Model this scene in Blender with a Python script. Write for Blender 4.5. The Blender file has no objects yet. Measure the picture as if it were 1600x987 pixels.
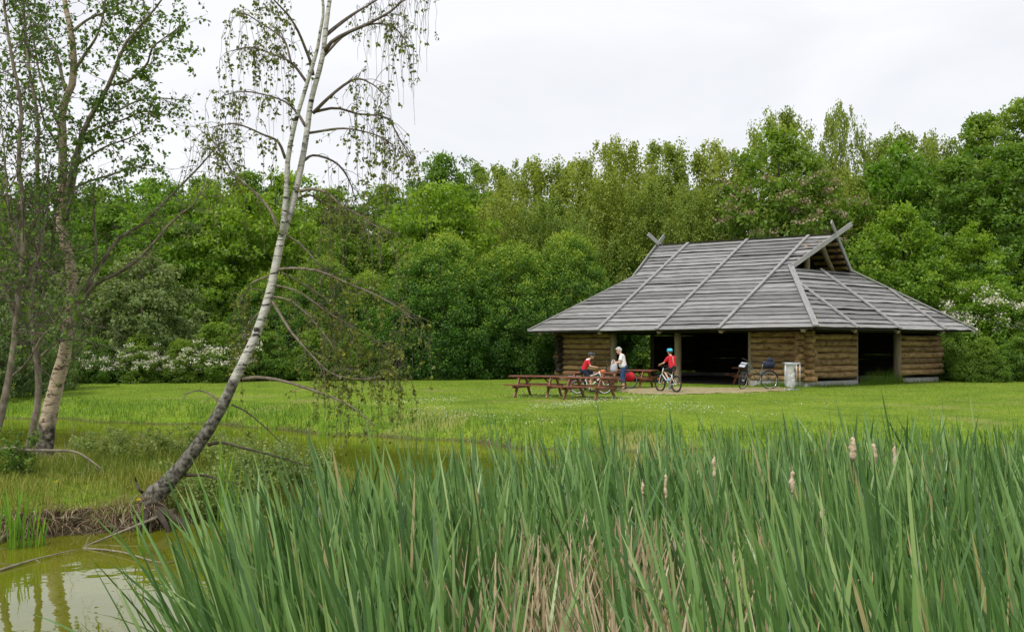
import bpy, bmesh, math, random
import numpy as np
from mathutils import Vector, Matrix

# ------------------------------------------------------------------ camera, sky, sun, exposure
scene = bpy.context.scene
COL = scene.collection
F, HY, CAMZ = 1750.0, 541.0, 1.6          # focal length and horizon in photo pixels (1600 wide), eye height
cam_data = bpy.data.cameras.new('camera')
cam = bpy.data.objects.new('camera', cam_data)
COL.objects.link(cam)
cam.location = (0, 0, CAMZ)
cam.rotation_euler = (math.radians(90), 0, 0)
cam_data.sensor_width = 36.0
cam_data.lens = 36.0 * F / 1600.0
cam_data.shift_y = (HY - 493.5) / 1600.0
cam_data.clip_start = 0.1
cam_data.clip_end = 3000
scene.camera = cam

SUN_EL, SUN_AZ = math.radians(52), math.radians(-150)   # high soft sun behind the camera, to the left
world = bpy.data.worlds.new('World')
scene.world = world
world.use_nodes = True
wn, wl = world.node_tree.nodes, world.node_tree.links
bg = wn['Background']
sky = wn.new('ShaderNodeTexSky'); sky.sky_type = 'NISHITA'; sky.sun_disc = False
sky.sun_elevation = SUN_EL; sky.sun_rotation = SUN_AZ
dim = wn.new('ShaderNodeVectorMath'); dim.operation = 'SCALE'; dim.inputs['Scale'].default_value = 0.10
wl.new(sky.outputs[0], dim.inputs[0])
tc = wn.new('ShaderNodeTexCoord')
mp = wn.new('ShaderNodeMapping'); mp.inputs['Scale'].default_value = (1.0, 1.0, 2.6)
wl.new(tc.outputs['Generated'], mp.inputs[0])
nz = wn.new('ShaderNodeTexNoise'); nz.inputs['Scale'].default_value = 2.2
nz.inputs['Detail'].default_value = 5; nz.inputs['Roughness'].default_value = 0.5; nz.inputs['Distortion'].default_value = 0.5
wl.new(mp.outputs[0], nz.inputs['Vector'])
rp = wn.new('ShaderNodeValToRGB')
rp.color_ramp.elements[0].position = 0.30; rp.color_ramp.elements[0].color = (0.455, 0.465, 0.485, 1)
rp.color_ramp.elements[1].position = 0.60; rp.color_ramp.elements[1].color = (0.585, 0.585, 0.60, 1)
wl.new(nz.outputs[0], rp.inputs[0])
mx = wn.new('ShaderNodeMixRGB'); mx.inputs[0].default_value = 0.93     # cloud cover over the clear sky
wl.new(dim.outputs[0], mx.inputs[1]); wl.new(rp.outputs[0], mx.inputs[2])
wl.new(mx.outputs[0], bg.inputs[0]); bg.inputs[1].default_value = 1.0

sun_data = bpy.data.lights.new('sun', 'SUN')
sun_data.energy = 1.5; sun_data.angle = math.radians(12); sun_data.color = (1.0, 0.96, 0.9)
sun = bpy.data.objects.new('sun', sun_data); COL.objects.link(sun)
sd = Vector((math.sin(SUN_AZ) * math.cos(SUN_EL), math.cos(SUN_AZ) * math.cos(SUN_EL), math.sin(SUN_EL)))
sun.rotation_euler = (-sd).to_track_quat('-Z', 'Y').to_euler()
sun.location = sd * 60

vs = scene.view_settings
vs.view_transform = 'Standard'; vs.look = 'None'; vs.gamma = 1; vs.exposure = 0.80
vs.use_curve_mapping = False
cy = scene.cycles
cy.max_bounces = 8; cy.diffuse_bounces = 5; cy.glossy_bounces = 3; cy.transmission_bounces = 4; cy.transparent_max_bounces = 8
cy.sample_clamp_indirect = 4.0
cy.caustics_reflective = False; cy.caustics_refractive = False
cy.use_denoising = True

# ------------------------------------------------------------------ helpers
R = np.random.default_rng(7)
random.seed(7)

def at(x, y, d):
    """photo pixel and distance -> point in the place"""
    return np.array([(x - 800.0) * d / F, d, CAMZ - (y - HY) * d / F])

def tag(o, label=None, cat=None, group=None, kind=None):
    if label: o['label'] = label
    if cat: o['category'] = cat
    if group: o['group'] = group
    if kind: o['kind'] = kind
    return o

def empty(name, loc=(0, 0, 0), rz=0.0):
    o = bpy.data.objects.new(name, None); COL.objects.link(o)
    o.location = [float(c) for c in loc]; o.rotation_euler = (0, 0, rz); o.empty_display_size = 0.3
    return o

def link(name, me, parent=None, m=None):
    o = bpy.data.objects.new(name, me); COL.objects.link(o)
    if parent is not None: o.parent = parent
    if m is not None and not me.materials: me.materials.append(m)
    return o

def np_mesh(name, V, faces, m=None, tint=None, smooth=True):
    """faces: list of (M,k) int arrays"""
    me = bpy.data.meshes.new(name)
    V = np.asarray(V, dtype=np.float32)
    if not isinstance(faces, list): faces = [faces]
    faces = [np.asarray(f, dtype=np.int32) for f in faces if len(f)]
    tot = np.concatenate([np.full(len(f), f.shape[1], dtype=np.int32) for f in faces])
    loops = np.concatenate([f.ravel() for f in faces])
    start = np.concatenate([[0], np.cumsum(tot)[:-1]]).astype(np.int32)
    me.vertices.add(len(V)); me.vertices.foreach_set('co', V.ravel())
    me.loops.add(len(loops)); me.loops.foreach_set('vertex_index', loops)
    me.polygons.add(len(tot)); me.polygons.foreach_set('loop_start', start)
    me.polygons.foreach_set('loop_total', tot)
    me.polygons.foreach_set('use_smooth', np.full(len(tot), smooth, dtype=bool))
    if tint is not None:
        a = me.attributes.new('tint', 'FLOAT', 'FACE')
        a.data.foreach_set('value', np.asarray(tint, dtype=np.float32))
    me.update(calc_edges=True)
    if m is not None: me.materials.append(m)
    return me

class Tubes:
    """collects tapered tubes into one mesh"""
    def __init__(self): self.V, self.Fq, self.n, self.caps = [], [], 0, []
    def add(self, pts, rad, k=6, jitter=0.0, cap=True):
        P = np.asarray(pts, float); n = len(P)
        r = np.broadcast_to(np.asarray(rad, float), (n,))
        T = np.gradient(P, axis=0); T /= np.linalg.norm(T, axis=1, keepdims=True) + 1e-9
        ref = np.array([0.0, 0.0, 1.0]) if abs(T[0, 2]) < 0.9 else np.array([1.0, 0.0, 0.0])
        A = np.cross(T, ref); A /= np.linalg.norm(A, axis=1, keepdims=True) + 1e-9
        B = np.cross(T, A)
        th = np.arange(k) * 2 * np.pi / k
        rr = r[:, None] * (1 + (jitter * R.standard_normal((n, k)) if jitter else 0))
        ring = P[:, None] + rr[..., None] * (np.cos(th)[None, :, None] * A[:, None] + np.sin(th)[None, :, None] * B[:, None])
        self.V.append(ring.reshape(-1, 3))
        i = np.arange(n - 1)[:, None] * k + np.arange(k)[None]
        j = np.arange(n - 1)[:, None] * k + (np.arange(k)[None] + 1) % k
        q = np.stack([i, j, j + k, i + k], -1).reshape(-1, 4) + self.n
        self.Fq.append(q)
        if cap:
            self.caps.append((np.arange(k)[::-1] + self.n)[None]); self.caps.append((np.arange(k) + self.n + (n - 1) * k)[None])
        self.n += n * k
        return self
    def box(self, c, s, M=None):
        s = np.asarray(s, float) / 2
        v = np.array([[x, y, z] for x in (-1, 1) for y in (-1, 1) for z in (-1, 1)]) * s
        if M is not None: v = v @ np.asarray(M).T
        self.V.append(v + np.asarray(c))
        q = np.array([[0, 1, 3, 2], [4, 6, 7, 5], [0, 4, 5, 1], [2, 3, 7, 6], [0, 2, 6, 4], [1, 5, 7, 3]]) + self.n
        self.Fq.append(q); self.n += 8
        return self
    def mesh(self, name, m=None, smooth=True):
        f = [np.concatenate(self.Fq)] if self.Fq else []
        by = {}
        for c in self.caps: by.setdefault(c.shape[1], []).append(c)
        return np_mesh(name, np.concatenate(self.V), f + [np.concatenate(x) for x in by.values()], m, smooth=smooth)
    def build(self, name, m, parent=None, smooth=True): return link(name, self.mesh(name, m, smooth), parent)

def smooth_path(P, n):
    """Catmull-Rom resample"""
    P = np.asarray(P, float)
    if len(P) < 3: return np.array([P[0] + (P[-1] - P[0]) * t for t in np.linspace(0, 1, n)])
    Q = np.vstack([2 * P[0] - P[1], P, 2 * P[-1] - P[-2]])
    ts = np.linspace(0, len(P) - 1 - 1e-6, n); i = ts.astype(int); t = (ts - i)[:, None]
    a, b, c, d = Q[i], Q[i + 1], Q[i + 2], Q[i + 3]
    return 0.5 * ((2 * b) + (c - a) * t + (2 * a - 5 * b + 4 * c - d) * t * t + (3 * b - a - 3 * c + d) * t ** 3)

# ------------------------------------------------------------------ materials
def new_mat(name):
    m = bpy.data.materials.new(name); m.use_nodes = True
    nt = m.node_tree; return m, nt.nodes, nt.links, nt.nodes['Principled BSDF']

def ramp(n, cols, pos=None):
    r = n.new('ShaderNodeValToRGB'); e = r.color_ramp.elements
    pos = pos or list(np.linspace(0.3, 0.7, len(cols)))
    while len(e) < len(cols): e.new(0.5)
    for k, (p, c) in enumerate(zip(pos, cols)): e[k].position = p; e[k].color = (*c, 1)
    return r

def noise_mat(name, cols, scale=5.0, stretch=(1, 1, 1), rough=0.8, bump=0.3, detail=6, pos=None, rnd=0.0, spec=0.3, dist=0.01, metal=0.0, coords='Object'):
    m, n, l, b = new_mat(name)
    tcn = n.new('ShaderNodeTexCoord'); mpn = n.new('ShaderNodeMapping'); mpn.inputs['Scale'].default_value = stretch
    l.new(tcn.outputs[coords], mpn.inputs[0])
    no = n.new('ShaderNodeTexNoise'); no.inputs['Scale'].default_value = scale; no.inputs['Detail'].default_value = detail
    no.inputs['Roughness'].default_value = 0.65
    oi = n.new('ShaderNodeObjectInfo')
    if rnd:
        no.noise_dimensions = '4D'
        mu = n.new('ShaderNodeMath'); mu.operation = 'MULTIPLY'; mu.inputs[1].default_value = 37.0
        l.new(oi.outputs['Random'], mu.inputs[0]); l.new(mu.outputs[0], no.inputs['W'])
    l.new(mpn.outputs[0], no.inputs['Vector'])
    r = ramp(n, cols, pos); l.new(no.outputs[0], r.inputs[0])
    out = r.outputs[0]
    if rnd:
        hs = n.new('ShaderNodeHueSaturation')
        ma = n.new('ShaderNodeMapRange'); ma.inputs[3].default_value = 1 - rnd; ma.inputs[4].default_value = 1 + rnd
        l.new(oi.outputs['Random'], ma.inputs[0]); l.new(ma.outputs[0], hs.inputs['Value']); l.new(out, hs.inputs['Color']); out = hs.outputs[0]
    l.new(out, b.inputs['Base Color'])
    b.inputs['Roughness'].default_value = rough; b.inputs['Specular IOR Level'].default_value = spec; b.inputs['Metallic'].default_value = metal
    if bump:
        bu = n.new('ShaderNodeBump'); bu.inputs['Strength'].default_value = bump; bu.inputs['Distance'].default_value = dist
        l.new(no.outputs[0], bu.inputs['Height']); l.new(bu.outputs[0], b.inputs['Normal'])
    return m

def leaf_mat(name, cols, pos=None, trans=0.35, rnd=0.12, rough=0.45, spec=0.35, tcol=1.5, hue=0.012):
    """leaves and blades: each one takes its colour from its own tint"""
    m, n, l, b = new_mat(name)
    at_ = n.new('ShaderNodeAttribute'); at_.attribute_name = 'tint'
    r = ramp(n, cols, pos or list(np.linspace(0, 1, len(cols)))); l.new(at_.outputs['Fac'], r.inputs[0])
    oi = n.new('ShaderNodeObjectInfo'); hs = n.new('ShaderNodeHueSaturation')
    ma = n.new('ShaderNodeMapRange'); ma.inputs[3].default_value = 1 - rnd; ma.inputs[4].default_value = 1 + rnd
    l.new(oi.outputs['Random'], ma.inputs[0]); l.new(ma.outputs[0], hs.inputs['Value'])
    mh = n.new('ShaderNodeMapRange'); mh.inputs[3].default_value = 0.5 + hue; mh.inputs[4].default_value = 0.5 - hue
    l.new(oi.outputs['Random'], mh.inputs[0]); l.new(mh.outputs[0], hs.inputs['Hue'])
    l.new(r.outputs[0], hs.inputs['Color'])
    l.new(hs.outputs[0], b.inputs['Base Color']); b.inputs['Roughness'].default_value = rough; b.inputs['Specular IOR Level'].default_value = spec
    tr = n.new('ShaderNodeBsdfTranslucent'); g = n.new('ShaderNodeMixRGB'); g.blend_type = 'MULTIPLY'; g.inputs[0].default_value = 1
    g.inputs[2].default_value = (tcol, tcol, tcol * 0.5, 1); l.new(hs.outputs[0], g.inputs[1]); l.new(g.outputs[0], tr.inputs[0])
    mxs = n.new('ShaderNodeMixShader'); mxs.inputs[0].default_value = trans
    l.new(b.outputs[0], mxs.inputs[1]); l.new(tr.outputs[0], mxs.inputs[2]); l.new(mxs.outputs[0], n['Material Output'].inputs[0])
    return m

def plain(name, col, rough=0.5, spec=0.4, metal=0.0, var=0.12, scale=14):
    c = np.array(col)
    return noise_mat(name, [tuple(c * (1 - var)), tuple(np.minimum(c * (1 + var), 1))], scale=scale, rough=rough, bump=0.0, spec=spec, metal=metal)

M = {}
M['roof_wood'] = noise_mat('weathered_board', [(0.08, 0.078, 0.075), (0.245, 0.241, 0.237), (0.37, 0.365, 0.36)], scale=3.0, stretch=(0.6, 14, 14), rough=0.8, bump=0.6, rnd=0.30, pos=[0.32, 0.5, 0.70])
M['batten'] = noise_mat('weathered_batten', [(0.17, 0.168, 0.162), (0.30, 0.298, 0.29), (0.40, 0.397, 0.39)], scale=3.0, stretch=(0.6, 14, 14), rough=0.8, bump=0.3, rnd=0.08)
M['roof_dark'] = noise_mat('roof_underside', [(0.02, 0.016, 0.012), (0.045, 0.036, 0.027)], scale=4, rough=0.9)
M['log'] = noise_mat('peeled_log', [(0.045, 0.024, 0.011), (0.215, 0.132, 0.056), (0.41, 0.28, 0.135)], scale=2.6, stretch=(1.2, 2.6, 2.6), rough=0.75, bump=0.5, rnd=0.34, pos=[0.34, 0.45, 0.70])
M['shade_toned_log'] = noise_mat('shade_toned_log', [(0.012, 0.010, 0.008), (0.035, 0.028, 0.02)], scale=2.2, stretch=(1.1, 9, 9), rough=0.8, bump=0.4)  # near-black tone paints the interior's shade into the back and left end logs
M['log_end'] = noise_mat('log_end_grain', [(0.09, 0.055, 0.028), (0.22, 0.145, 0.07)], scale=9, rough=0.85, rnd=0.15)
M['post'] = noise_mat('post_wood', [(0.10, 0.07, 0.045), (0.24, 0.19, 0.125), (0.33, 0.27, 0.18)], scale=2.5, stretch=(9, 9, 1), rough=0.8, bump=0.4, rnd=0.12)
M['concrete'] = noise_mat('concrete', [(0.24, 0.235, 0.22), (0.42, 0.41, 0.38)], scale=6, rough=0.9, bump=0.3)
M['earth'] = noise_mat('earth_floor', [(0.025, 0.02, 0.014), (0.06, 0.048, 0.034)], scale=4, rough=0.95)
M['table'] = noise_mat('stained_table_wood', [(0.115, 0.034, 0.016), (0.20, 0.070, 0.034), (0.27, 0.11, 0.060)], scale=3, stretch=(1.2, 10, 10), rough=0.48, bump=0.2, rnd=0.12, spec=0.5)
M['steel'] = plain('galvanised_steel', (0.55, 0.56, 0.57), rough=0.35, metal=0.7)
M['alu'] = plain('aluminium', (0.6, 0.6, 0.6), rough=0.3, metal=0.9)
M['rubber'] = plain('black_rubber', (0.018, 0.018, 0.018), rough=0.7)
M['black'] = plain('black_plastic', (0.02, 0.02, 0.022), rough=0.45)
M['orange'] = plain('orange_paint', (0.75, 0.15, 0.02), rough=0.3)
M['white_paint'] = plain('white_paint', (0.78, 0.78, 0.76), rough=0.3)
M['grey_paint'] = plain('blue_grey_paint', (0.07, 0.115, 0.135), rough=0.3)
M['red_cloth'] = plain('red_cloth', (0.55, 0.015, 0.03), rough=0.85, scale=25)
M['white_cloth'] = plain('white_cloth', (0.78, 0.78, 0.78), rough=0.9, var=0.05)
M['denim'] = noise_mat('denim', [(0.015, 0.04, 0.12), (0.04, 0.10, 0.24)], scale=30, rough=0.9, bump=0.1)
M['navy'] = plain('navy_cloth', (0.015, 0.02, 0.045), rough=0.8)
M['black_cloth'] = plain('black_cloth', (0.014, 0.015, 0.016), rough=0.85)
M['skin'] = plain('skin', (0.60, 0.34, 0.24), rough=0.5, var=0.06)
M['hair_grey'] = noise_mat('grey_hair', [(0.36, 0.34, 0.31), (0.62, 0.60, 0.56)], scale=60, rough=0.7, bump=0.4)
M['hair_dark'] = noise_mat('dark_hair', [(0.04, 0.025, 0.015), (0.09, 0.055, 0.03)], scale=60, rough=0.7, bump=0.4)
M['helmet_blue'] = plain('sky_blue_helmet', (0.05, 0.50, 0.68), rough=0.25)
M['helmet_dark'] = plain('charcoal_helmet', (0.05, 0.06, 0.07), rough=0.3)
M['light_blue'] = plain('pale_blue_shoe', (0.25, 0.48, 0.62), rough=0.7)
M['grey_plastic'] = plain('pale_grey_bag', (0.42, 0.44, 0.48), rough=0.5)
M['lip'] = plain('lip', (0.38, 0.12, 0.10), rough=0.5)
M['reflector'] = plain('amber_reflector', (0.8, 0.28, 0.02), rough=0.2)
M['red_plastic'] = plain('red_plastic', (0.6, 0.02, 0.02), rough=0.3)

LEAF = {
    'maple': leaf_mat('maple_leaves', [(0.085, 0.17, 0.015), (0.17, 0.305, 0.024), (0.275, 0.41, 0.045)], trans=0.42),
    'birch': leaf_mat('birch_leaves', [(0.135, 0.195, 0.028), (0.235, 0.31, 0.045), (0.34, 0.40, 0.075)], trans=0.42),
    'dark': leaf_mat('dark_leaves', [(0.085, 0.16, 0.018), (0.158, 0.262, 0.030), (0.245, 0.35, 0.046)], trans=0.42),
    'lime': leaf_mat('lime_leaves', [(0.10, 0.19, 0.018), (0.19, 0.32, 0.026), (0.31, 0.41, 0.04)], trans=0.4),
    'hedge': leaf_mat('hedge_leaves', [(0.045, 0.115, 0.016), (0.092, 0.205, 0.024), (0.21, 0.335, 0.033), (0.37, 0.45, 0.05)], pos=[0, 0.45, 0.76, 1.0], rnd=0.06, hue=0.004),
    'willow': leaf_mat('willow_leaves', [(0.095, 0.145, 0.045), (0.17, 0.235, 0.075), (0.26, 0.32, 0.12)]),
    'fore_green': leaf_mat('birch_leaves_bright', [(0.055, 0.11, 0.018), (0.11, 0.20, 0.028), (0.20, 0.30, 0.045)]),
    'fore_olive': leaf_mat('birch_leaves_olive', [(0.085, 0.125, 0.024), (0.17, 0.205, 0.035), (0.31, 0.31, 0.045)]),
    'herb': leaf_mat('herb_leaves', [(0.13, 0.20, 0.045), (0.24, 0.32, 0.08), (0.38, 0.44, 0.20)], trans=0.4),
    'blossom': leaf_mat('white_blossom', [(0.62, 0.60, 0.48), (0.80, 0.79, 0.70)], trans=0.25, rnd=0.03, hue=0.0, tcol=1.0),
    'pink_blossom': leaf_mat('faded_pink_blossom', [(0.30, 0.22, 0.15), (0.42, 0.33, 0.24)], trans=0.2, rnd=0.03, hue=0.0, tcol=1.0),
    'pale_leaf': leaf_mat('pale_leaf_undersides', [(0.26, 0.36, 0.16), (0.38, 0.47, 0.26)], trans=0.2, rnd=0.03, tcol=1.0),
    'reed': leaf_mat('reed_blades', [(0.038, 0.090, 0.026), (0.108, 0.218, 0.062), (0.20, 0.34, 0.11), (0.35, 0.46, 0.19), (0.42, 0.43, 0.13), (0.40, 0.34, 0.17)], pos=[0, 0.4, 0.75, 0.93, 0.975, 1.0], trans=0.26, rough=0.36, spec=0.5, rnd=0.0, hue=0.0),
    'dead_reed': leaf_mat('dead_reed_blades', [(0.30, 0.22, 0.13), (0.52, 0.41, 0.26), (0.70, 0.60, 0.43)], trans=0.15, rough=0.7, rnd=0.0, hue=0.0, tcol=1.0),
    'iris': leaf_mat('sword_leaves', [(0.08, 0.20, 0.02), (0.16, 0.32, 0.03), (0.30, 0.40, 0.05)], trans=0.3, rnd=0.05),
    'lawn': leaf_mat('lawn_blades', [(0.14, 0.215, 0.026), (0.225, 0.31, 0.036), (0.32, 0.375, 0.07)], trans=0.3, rough=0.6, rnd=0.0, hue=0.0, spec=0.2),
    'bank': leaf_mat('bank_blades', [(0.060, 0.145, 0.013), (0.115, 0.225, 0.020), (0.20, 0.28, 0.04), (0.34, 0.31, 0.13)], pos=[0, 0.5, 0.88, 1], trans=0.3, rough=0.6, rnd=0.0, hue=0.0, spec=0.2),
    'rough_grass': leaf_mat('rough_blades', [(0.10, 0.155, 0.022), (0.20, 0.25, 0.034), (0.33, 0.31, 0.08), (0.40, 0.28, 0.12)], pos=[0, 0.42, 0.76, 1], trans=0.3, rough=0.6, rnd=0.0, hue=0.0, spec=0.2),
    'daisy': leaf_mat('daisy_petals', [(0.75, 0.75, 0.70), (0.80, 0.80, 0.78)], trans=0.15, rnd=0.0, hue=0.0, tcol=1.0),
    'buttercup': leaf_mat('yellow_petals', [(0.75, 0.60, 0.02), (0.85, 0.70, 0.04)], trans=0.15, rnd=0.0, hue=0.0, tcol=1.0),
}

def birch_bark(name, white, dark, base_dark, z_lo, z_hi):
    """pale bark with dark horizontal lenticels; the foot of the tree has dark fissured bark"""
    m, n, l, b = new_mat(name)
    tcn = n.new('ShaderNodeTexCoord')
    m1 = n.new('ShaderNodeMapping'); m1.inputs['Scale'].default_value = (3.2, 3.2, 11); l.new(tcn.outputs['Object'], m1.inputs[0])
    n1 = n.new('ShaderNodeTexNoise'); n1.inputs['Scale'].default_value = 1.5; n1.inputs['Detail'].default_value = 8; n1.inputs['Roughness'].default_value = 0.7; n1.inputs['Distortion'].default_value = 0.6; l.new(m1.outputs[0], n1.inputs['Vector'])
    r1 = ramp(n, [dark, tuple(np.array(white) * 0.72), white, tuple(np.array(white) * 1.12)], [0.41, 0.445, 0.50, 0.68]); l.new(n1.outputs[0], r1.inputs[0])
    n2 = n.new('ShaderNodeTexNoise'); n2.inputs['Scale'].default_value = 15; n2.inputs['Detail'].default_value = 6; l.new(tcn.outputs['Object'], n2.inputs['Vector'])
    r2 = ramp(n, [(0.03, 0.026, 0.02), tuple(np.array(base_dark) * 0.75), (0.26, 0.245, 0.21)], [0.36, 0.52, 0.72]); l.new(n2.outputs[0], r2.inputs[0])
    sp = n.new('ShaderNodeSeparateXYZ'); l.new(tcn.outputs['Object'], sp.inputs[0])
    mr = n.new('ShaderNodeMapRange'); mr.inputs[1].default_value = z_lo; mr.inputs[2].default_value = z_hi; mr.inputs[3].default_value = 1.15; mr.inputs[4].default_value = -0.15
    l.new(sp.outputs[2], mr.inputs[0])
    n3 = n.new('ShaderNodeTexNoise'); n3.inputs['Scale'].default_value = 5; n3.inputs['Detail'].default_value = 4; l.new(tcn.outputs['Object'], n3.inputs['Vector'])
    ad = n.new('ShaderNodeMath'); ad.operation = 'ADD'; l.new(mr.outputs[0], ad.inputs[0]); l.new(n3.outputs[0], ad.inputs[1])
    st = n.new('ShaderNodeMapRange'); st.inputs[1].default_value = 0.85; st.inputs[2].default_value = 1.1; l.new(ad.outputs[0], st.inputs[0])
    mxc = n.new('ShaderNodeMixRGB'); l.new(st.outputs[0], mxc.inputs[0]); l.new(r1.outputs[0], mxc.inputs[1]); l.new(r2.outputs[0], mxc.inputs[2])
    l.new(mxc.outputs[0], b.inputs['Base Color']); b.inputs['Roughness'].default_value = 0.8; b.inputs['Specular IOR Level'].default_value = 0.2
    bu = n.new('ShaderNodeBump'); bu.inputs['Strength'].default_value = 0.7; bu.inputs['Distance'].default_value = 0.03
    l.new(n2.outputs[0], bu.inputs['Height']); l.new(bu.outputs[0], b.inputs['Normal'])
    return m
M['bark_lean'] = birch_bark('silver_birch_bark', (0.50, 0.485, 0.44), (0.035, 0.03, 0.024), (0.17, 0.16, 0.135), -0.2, 2.2)
M['bark_tan'] = birch_bark('tan_birch_bark', (0.44, 0.35, 0.25), (0.07, 0.05, 0.035), (0.15, 0.125, 0.095), -0.3, 0.9)
M['bark_grey'] = noise_mat('grey_brown_bark', [(0.06, 0.048, 0.034), (0.18, 0.15, 0.11), (0.30, 0.265, 0.21)], scale=9, stretch=(1, 1, 0.6), rough=0.9, bump=0.6)
M['bark_dark'] = noise_mat('dark_bark', [(0.03, 0.024, 0.018), (0.085, 0.068, 0.048)], scale=7, stretch=(1, 1, 0.35), rough=0.9, bump=0.5)
M['twig'] = noise_mat('twig_bark', [(0.07, 0.052, 0.04), (0.19, 0.155, 0.125)], scale=9, rough=0.8, bump=0)
M['pale_twig'] = noise_mat('pale_dead_wood', [(0.15, 0.125, 0.09), (0.33, 0.29, 0.22)], scale=9, rough=0.85, bump=0.3)
M['root'] = noise_mat('root_wood', [(0.05, 0.035, 0.022), (0.17, 0.12, 0.075), (0.28, 0.215, 0.14)], scale=6, rough=0.9, bump=0.4)

# ------------------------------------------------------------------ terrain
SHX = np.array([-60, -24, -15, -12.1, -9, -6.4, -3.4, -1.6, 0, 3, 6, 11.4, 30, 80.])
SHY = np.array([40, 38, 36.8, 35.3, 34.0, 32.0, 29.6, 28.2, 26.6, 25.8, 25.4, 25.2, 27, 32.])
def shore(X): return np.interp(X, SHX, SHY)
PEN = np.array([(-40, 12.6), (-12, 13.3), (-7.5, 13.7), (-6.2, 13.9), (-5.3, 14.3), (-4.6, 14.9), (-3.7, 16.2), (-2.6, 17.3), (-2.3, 18.6), (-2.9, 20.2), (-4.2, 21.4), (-6.5, 22.2), (-10, 22.6), (-40, 24)], float)
def poly_sd(X, Y, P):
    """signed distance, positive inside"""
    d = np.full(X.shape, 1e9); ins = np.zeros(X.shape, bool)
    for k in range(len(P)):
        a, b = P[k], P[(k + 1) % len(P)]
        e = b - a; wx, wy = X - a[0], Y - a[1]
        t = np.clip((wx * e[0] + wy * e[1]) / (e @ e), 0, 1)
        d = np.minimum(d, np.hypot(wx - e[0] * t, wy - e[1] * t))
        c = ((a[1] <= Y) & (b[1] > Y)) | ((b[1] <= Y) & (a[1] > Y))
        with np.errstate(divide='ignore', invalid='ignore'):
            xi = a[0] + (Y - a[1]) / (b[1] - a[1] + 1e-12) * e[0]
        ins ^= c & (X < xi)
    return np.where(ins, d, -d)
WATER = -0.8
def wob(X, Y): return 0.5 * np.sin(X * 1.3 + Y * 0.7) * np.cos(Y * 1.1 - X * 0.4) + 0.3 * np.sin(X * 3.1 - Y * 2.3) + 0.2 * np.sin(X * 0.5 + 1.7) * np.sin(Y * 5.2 + X)
def ground(X, Y):
    X = np.asarray(X, float); Y = np.asarray(Y, float)
    t = Y - shore(X) + 0.35 * np.sin(X * 0.9) + 0.2 * np.sin(X * 2.3 + 1)
    z = np.interp(t, [-3, -0.3, 0.0, 0.4, 1.2, 2.9, 7, 12, 16], [-1.8, -1.0, -0.82, -0.62, -0.44, -0.25, -0.16, -0.07, 0.0])
    z = z + 0.03 * wob(X * 0.7, Y * 0.7) * np.clip((9 - t) / 6, 0, 1) * (t > 0)
    s = poly_sd(X, Y, PEN) + 0.16 * wob(X * 1.4, Y * 1.4)
    near = (Y < 17) & (X < -4.75)
    zp = np.where(near, np.interp(s, [-1.0, -0.15, 0.0, 0.14, 0.7, 2.0], [-1.8, -1.0, -0.82, -0.52, -0.40, -0.34]),
                  np.interp(s, [-1.5, -0.3, 0.0, 0.4, 1.2, 2.5], [-1.8, -0.95, -0.82, -0.66, -0.5, -0.34]))
    zp = zp + 0.035 * wob(X * 1.7, Y * 1.7) * (s > 0.3)
    nb = np.interp(Y - 1.2 + 0.3 * np.sin(X), [-2.5, -1.0, 0.2, 1.5], [0.0, -0.2, -0.9, -1.8])     # bank the camera stands on
    return np.maximum(np.maximum(z, zp), nb)

def axis(parts):
    return np.concatenate([np.arange(a, b, s) for a, b, s in parts])
gx = axis([(-900, -100, 50), (-100, -34, 4), (-34, -13, 0.7), (-13, 14, 0.22), (14, 34, 0.7), (34, 100, 4), (100, 901, 50)])
gy = axis([(-300, -10, 30), (-10, 0, 1.0), (0, 12, 0.5), (12, 24, 0.16), (24, 46, 0.3), (46, 60, 1.0), (60, 130, 4), (130, 1500, 60)])
GX, GY = np.meshgrid(gx, gy)
GZ = ground(GX, GY)
nx, ny = len(gx), len(gy)
idx = (np.arange(ny - 1)[:, None] * nx + np.arange(nx - 1)[None]).ravel()
gm, n, l, b = new_mat('meadow_ground')
tcn = n.new('ShaderNodeTexCoord'); sp = n.new('ShaderNodeSeparateXYZ'); l.new(tcn.outputs['Object'], sp.inputs[0])
n1 = n.new('ShaderNodeTexNoise'); n1.inputs['Scale'].default_value = 0.55; n1.inputs['Detail'].default_value = 8; n1.inputs['Roughness'].default_value = 0.7
l.new(tcn.outputs['Object'], n1.inputs['Vector'])
n2 = n.new('ShaderNodeTexNoise'); n2.inputs['Scale'].default_value = 14; n2.inputs['Detail'].default_value = 6; l.new(tcn.outputs['Object'], n2.inputs['Vector'])
r1 = ramp(n, [(0.10, 0.17, 0.016), (0.155, 0.245, 0.020), (0.22, 0.285, 0.032)], [0.35, 0.5, 0.68]); l.new(n1.outputs[0], r1.inputs[0])
r2 = ramp(n, [(0.55, 0.55, 0.5), (1.0, 1.0, 1.0), (1.2, 1.18, 1.1)], [0.35, 0.5, 0.65]); l.new(n2.outputs[0], r2.inputs[0])
mg = n.new('ShaderNodeMixRGB'); mg.blend_type = 'MULTIPLY'; mg.inputs[0].default_value = 1; l.new(r1.outputs[0], mg.inputs[1]); l.new(r2.outputs[0], mg.inputs[2])
rs = ramp(n, [(0.035, 0.026, 0.016), (0.10, 0.075, 0.045), (0.15, 0.12, 0.075)], [0.35, 0.5, 0.68]); l.new(n2.outputs[0], rs.inputs[0])
n4 = n.new('ShaderNodeTexNoise'); n4.inputs['Scale'].default_value = 0.22; n4.inputs['Detail'].default_value = 6; n4.inputs['Roughness'].default_value = 0.6; l.new(tcn.outputs['Object'], n4.inputs['Vector'])
r4 = ramp(n, [(0, 0, 0), (1, 1, 1)], [0.54, 0.70]); l.new(n4.outputs[0], r4.inputs[0])
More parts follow.
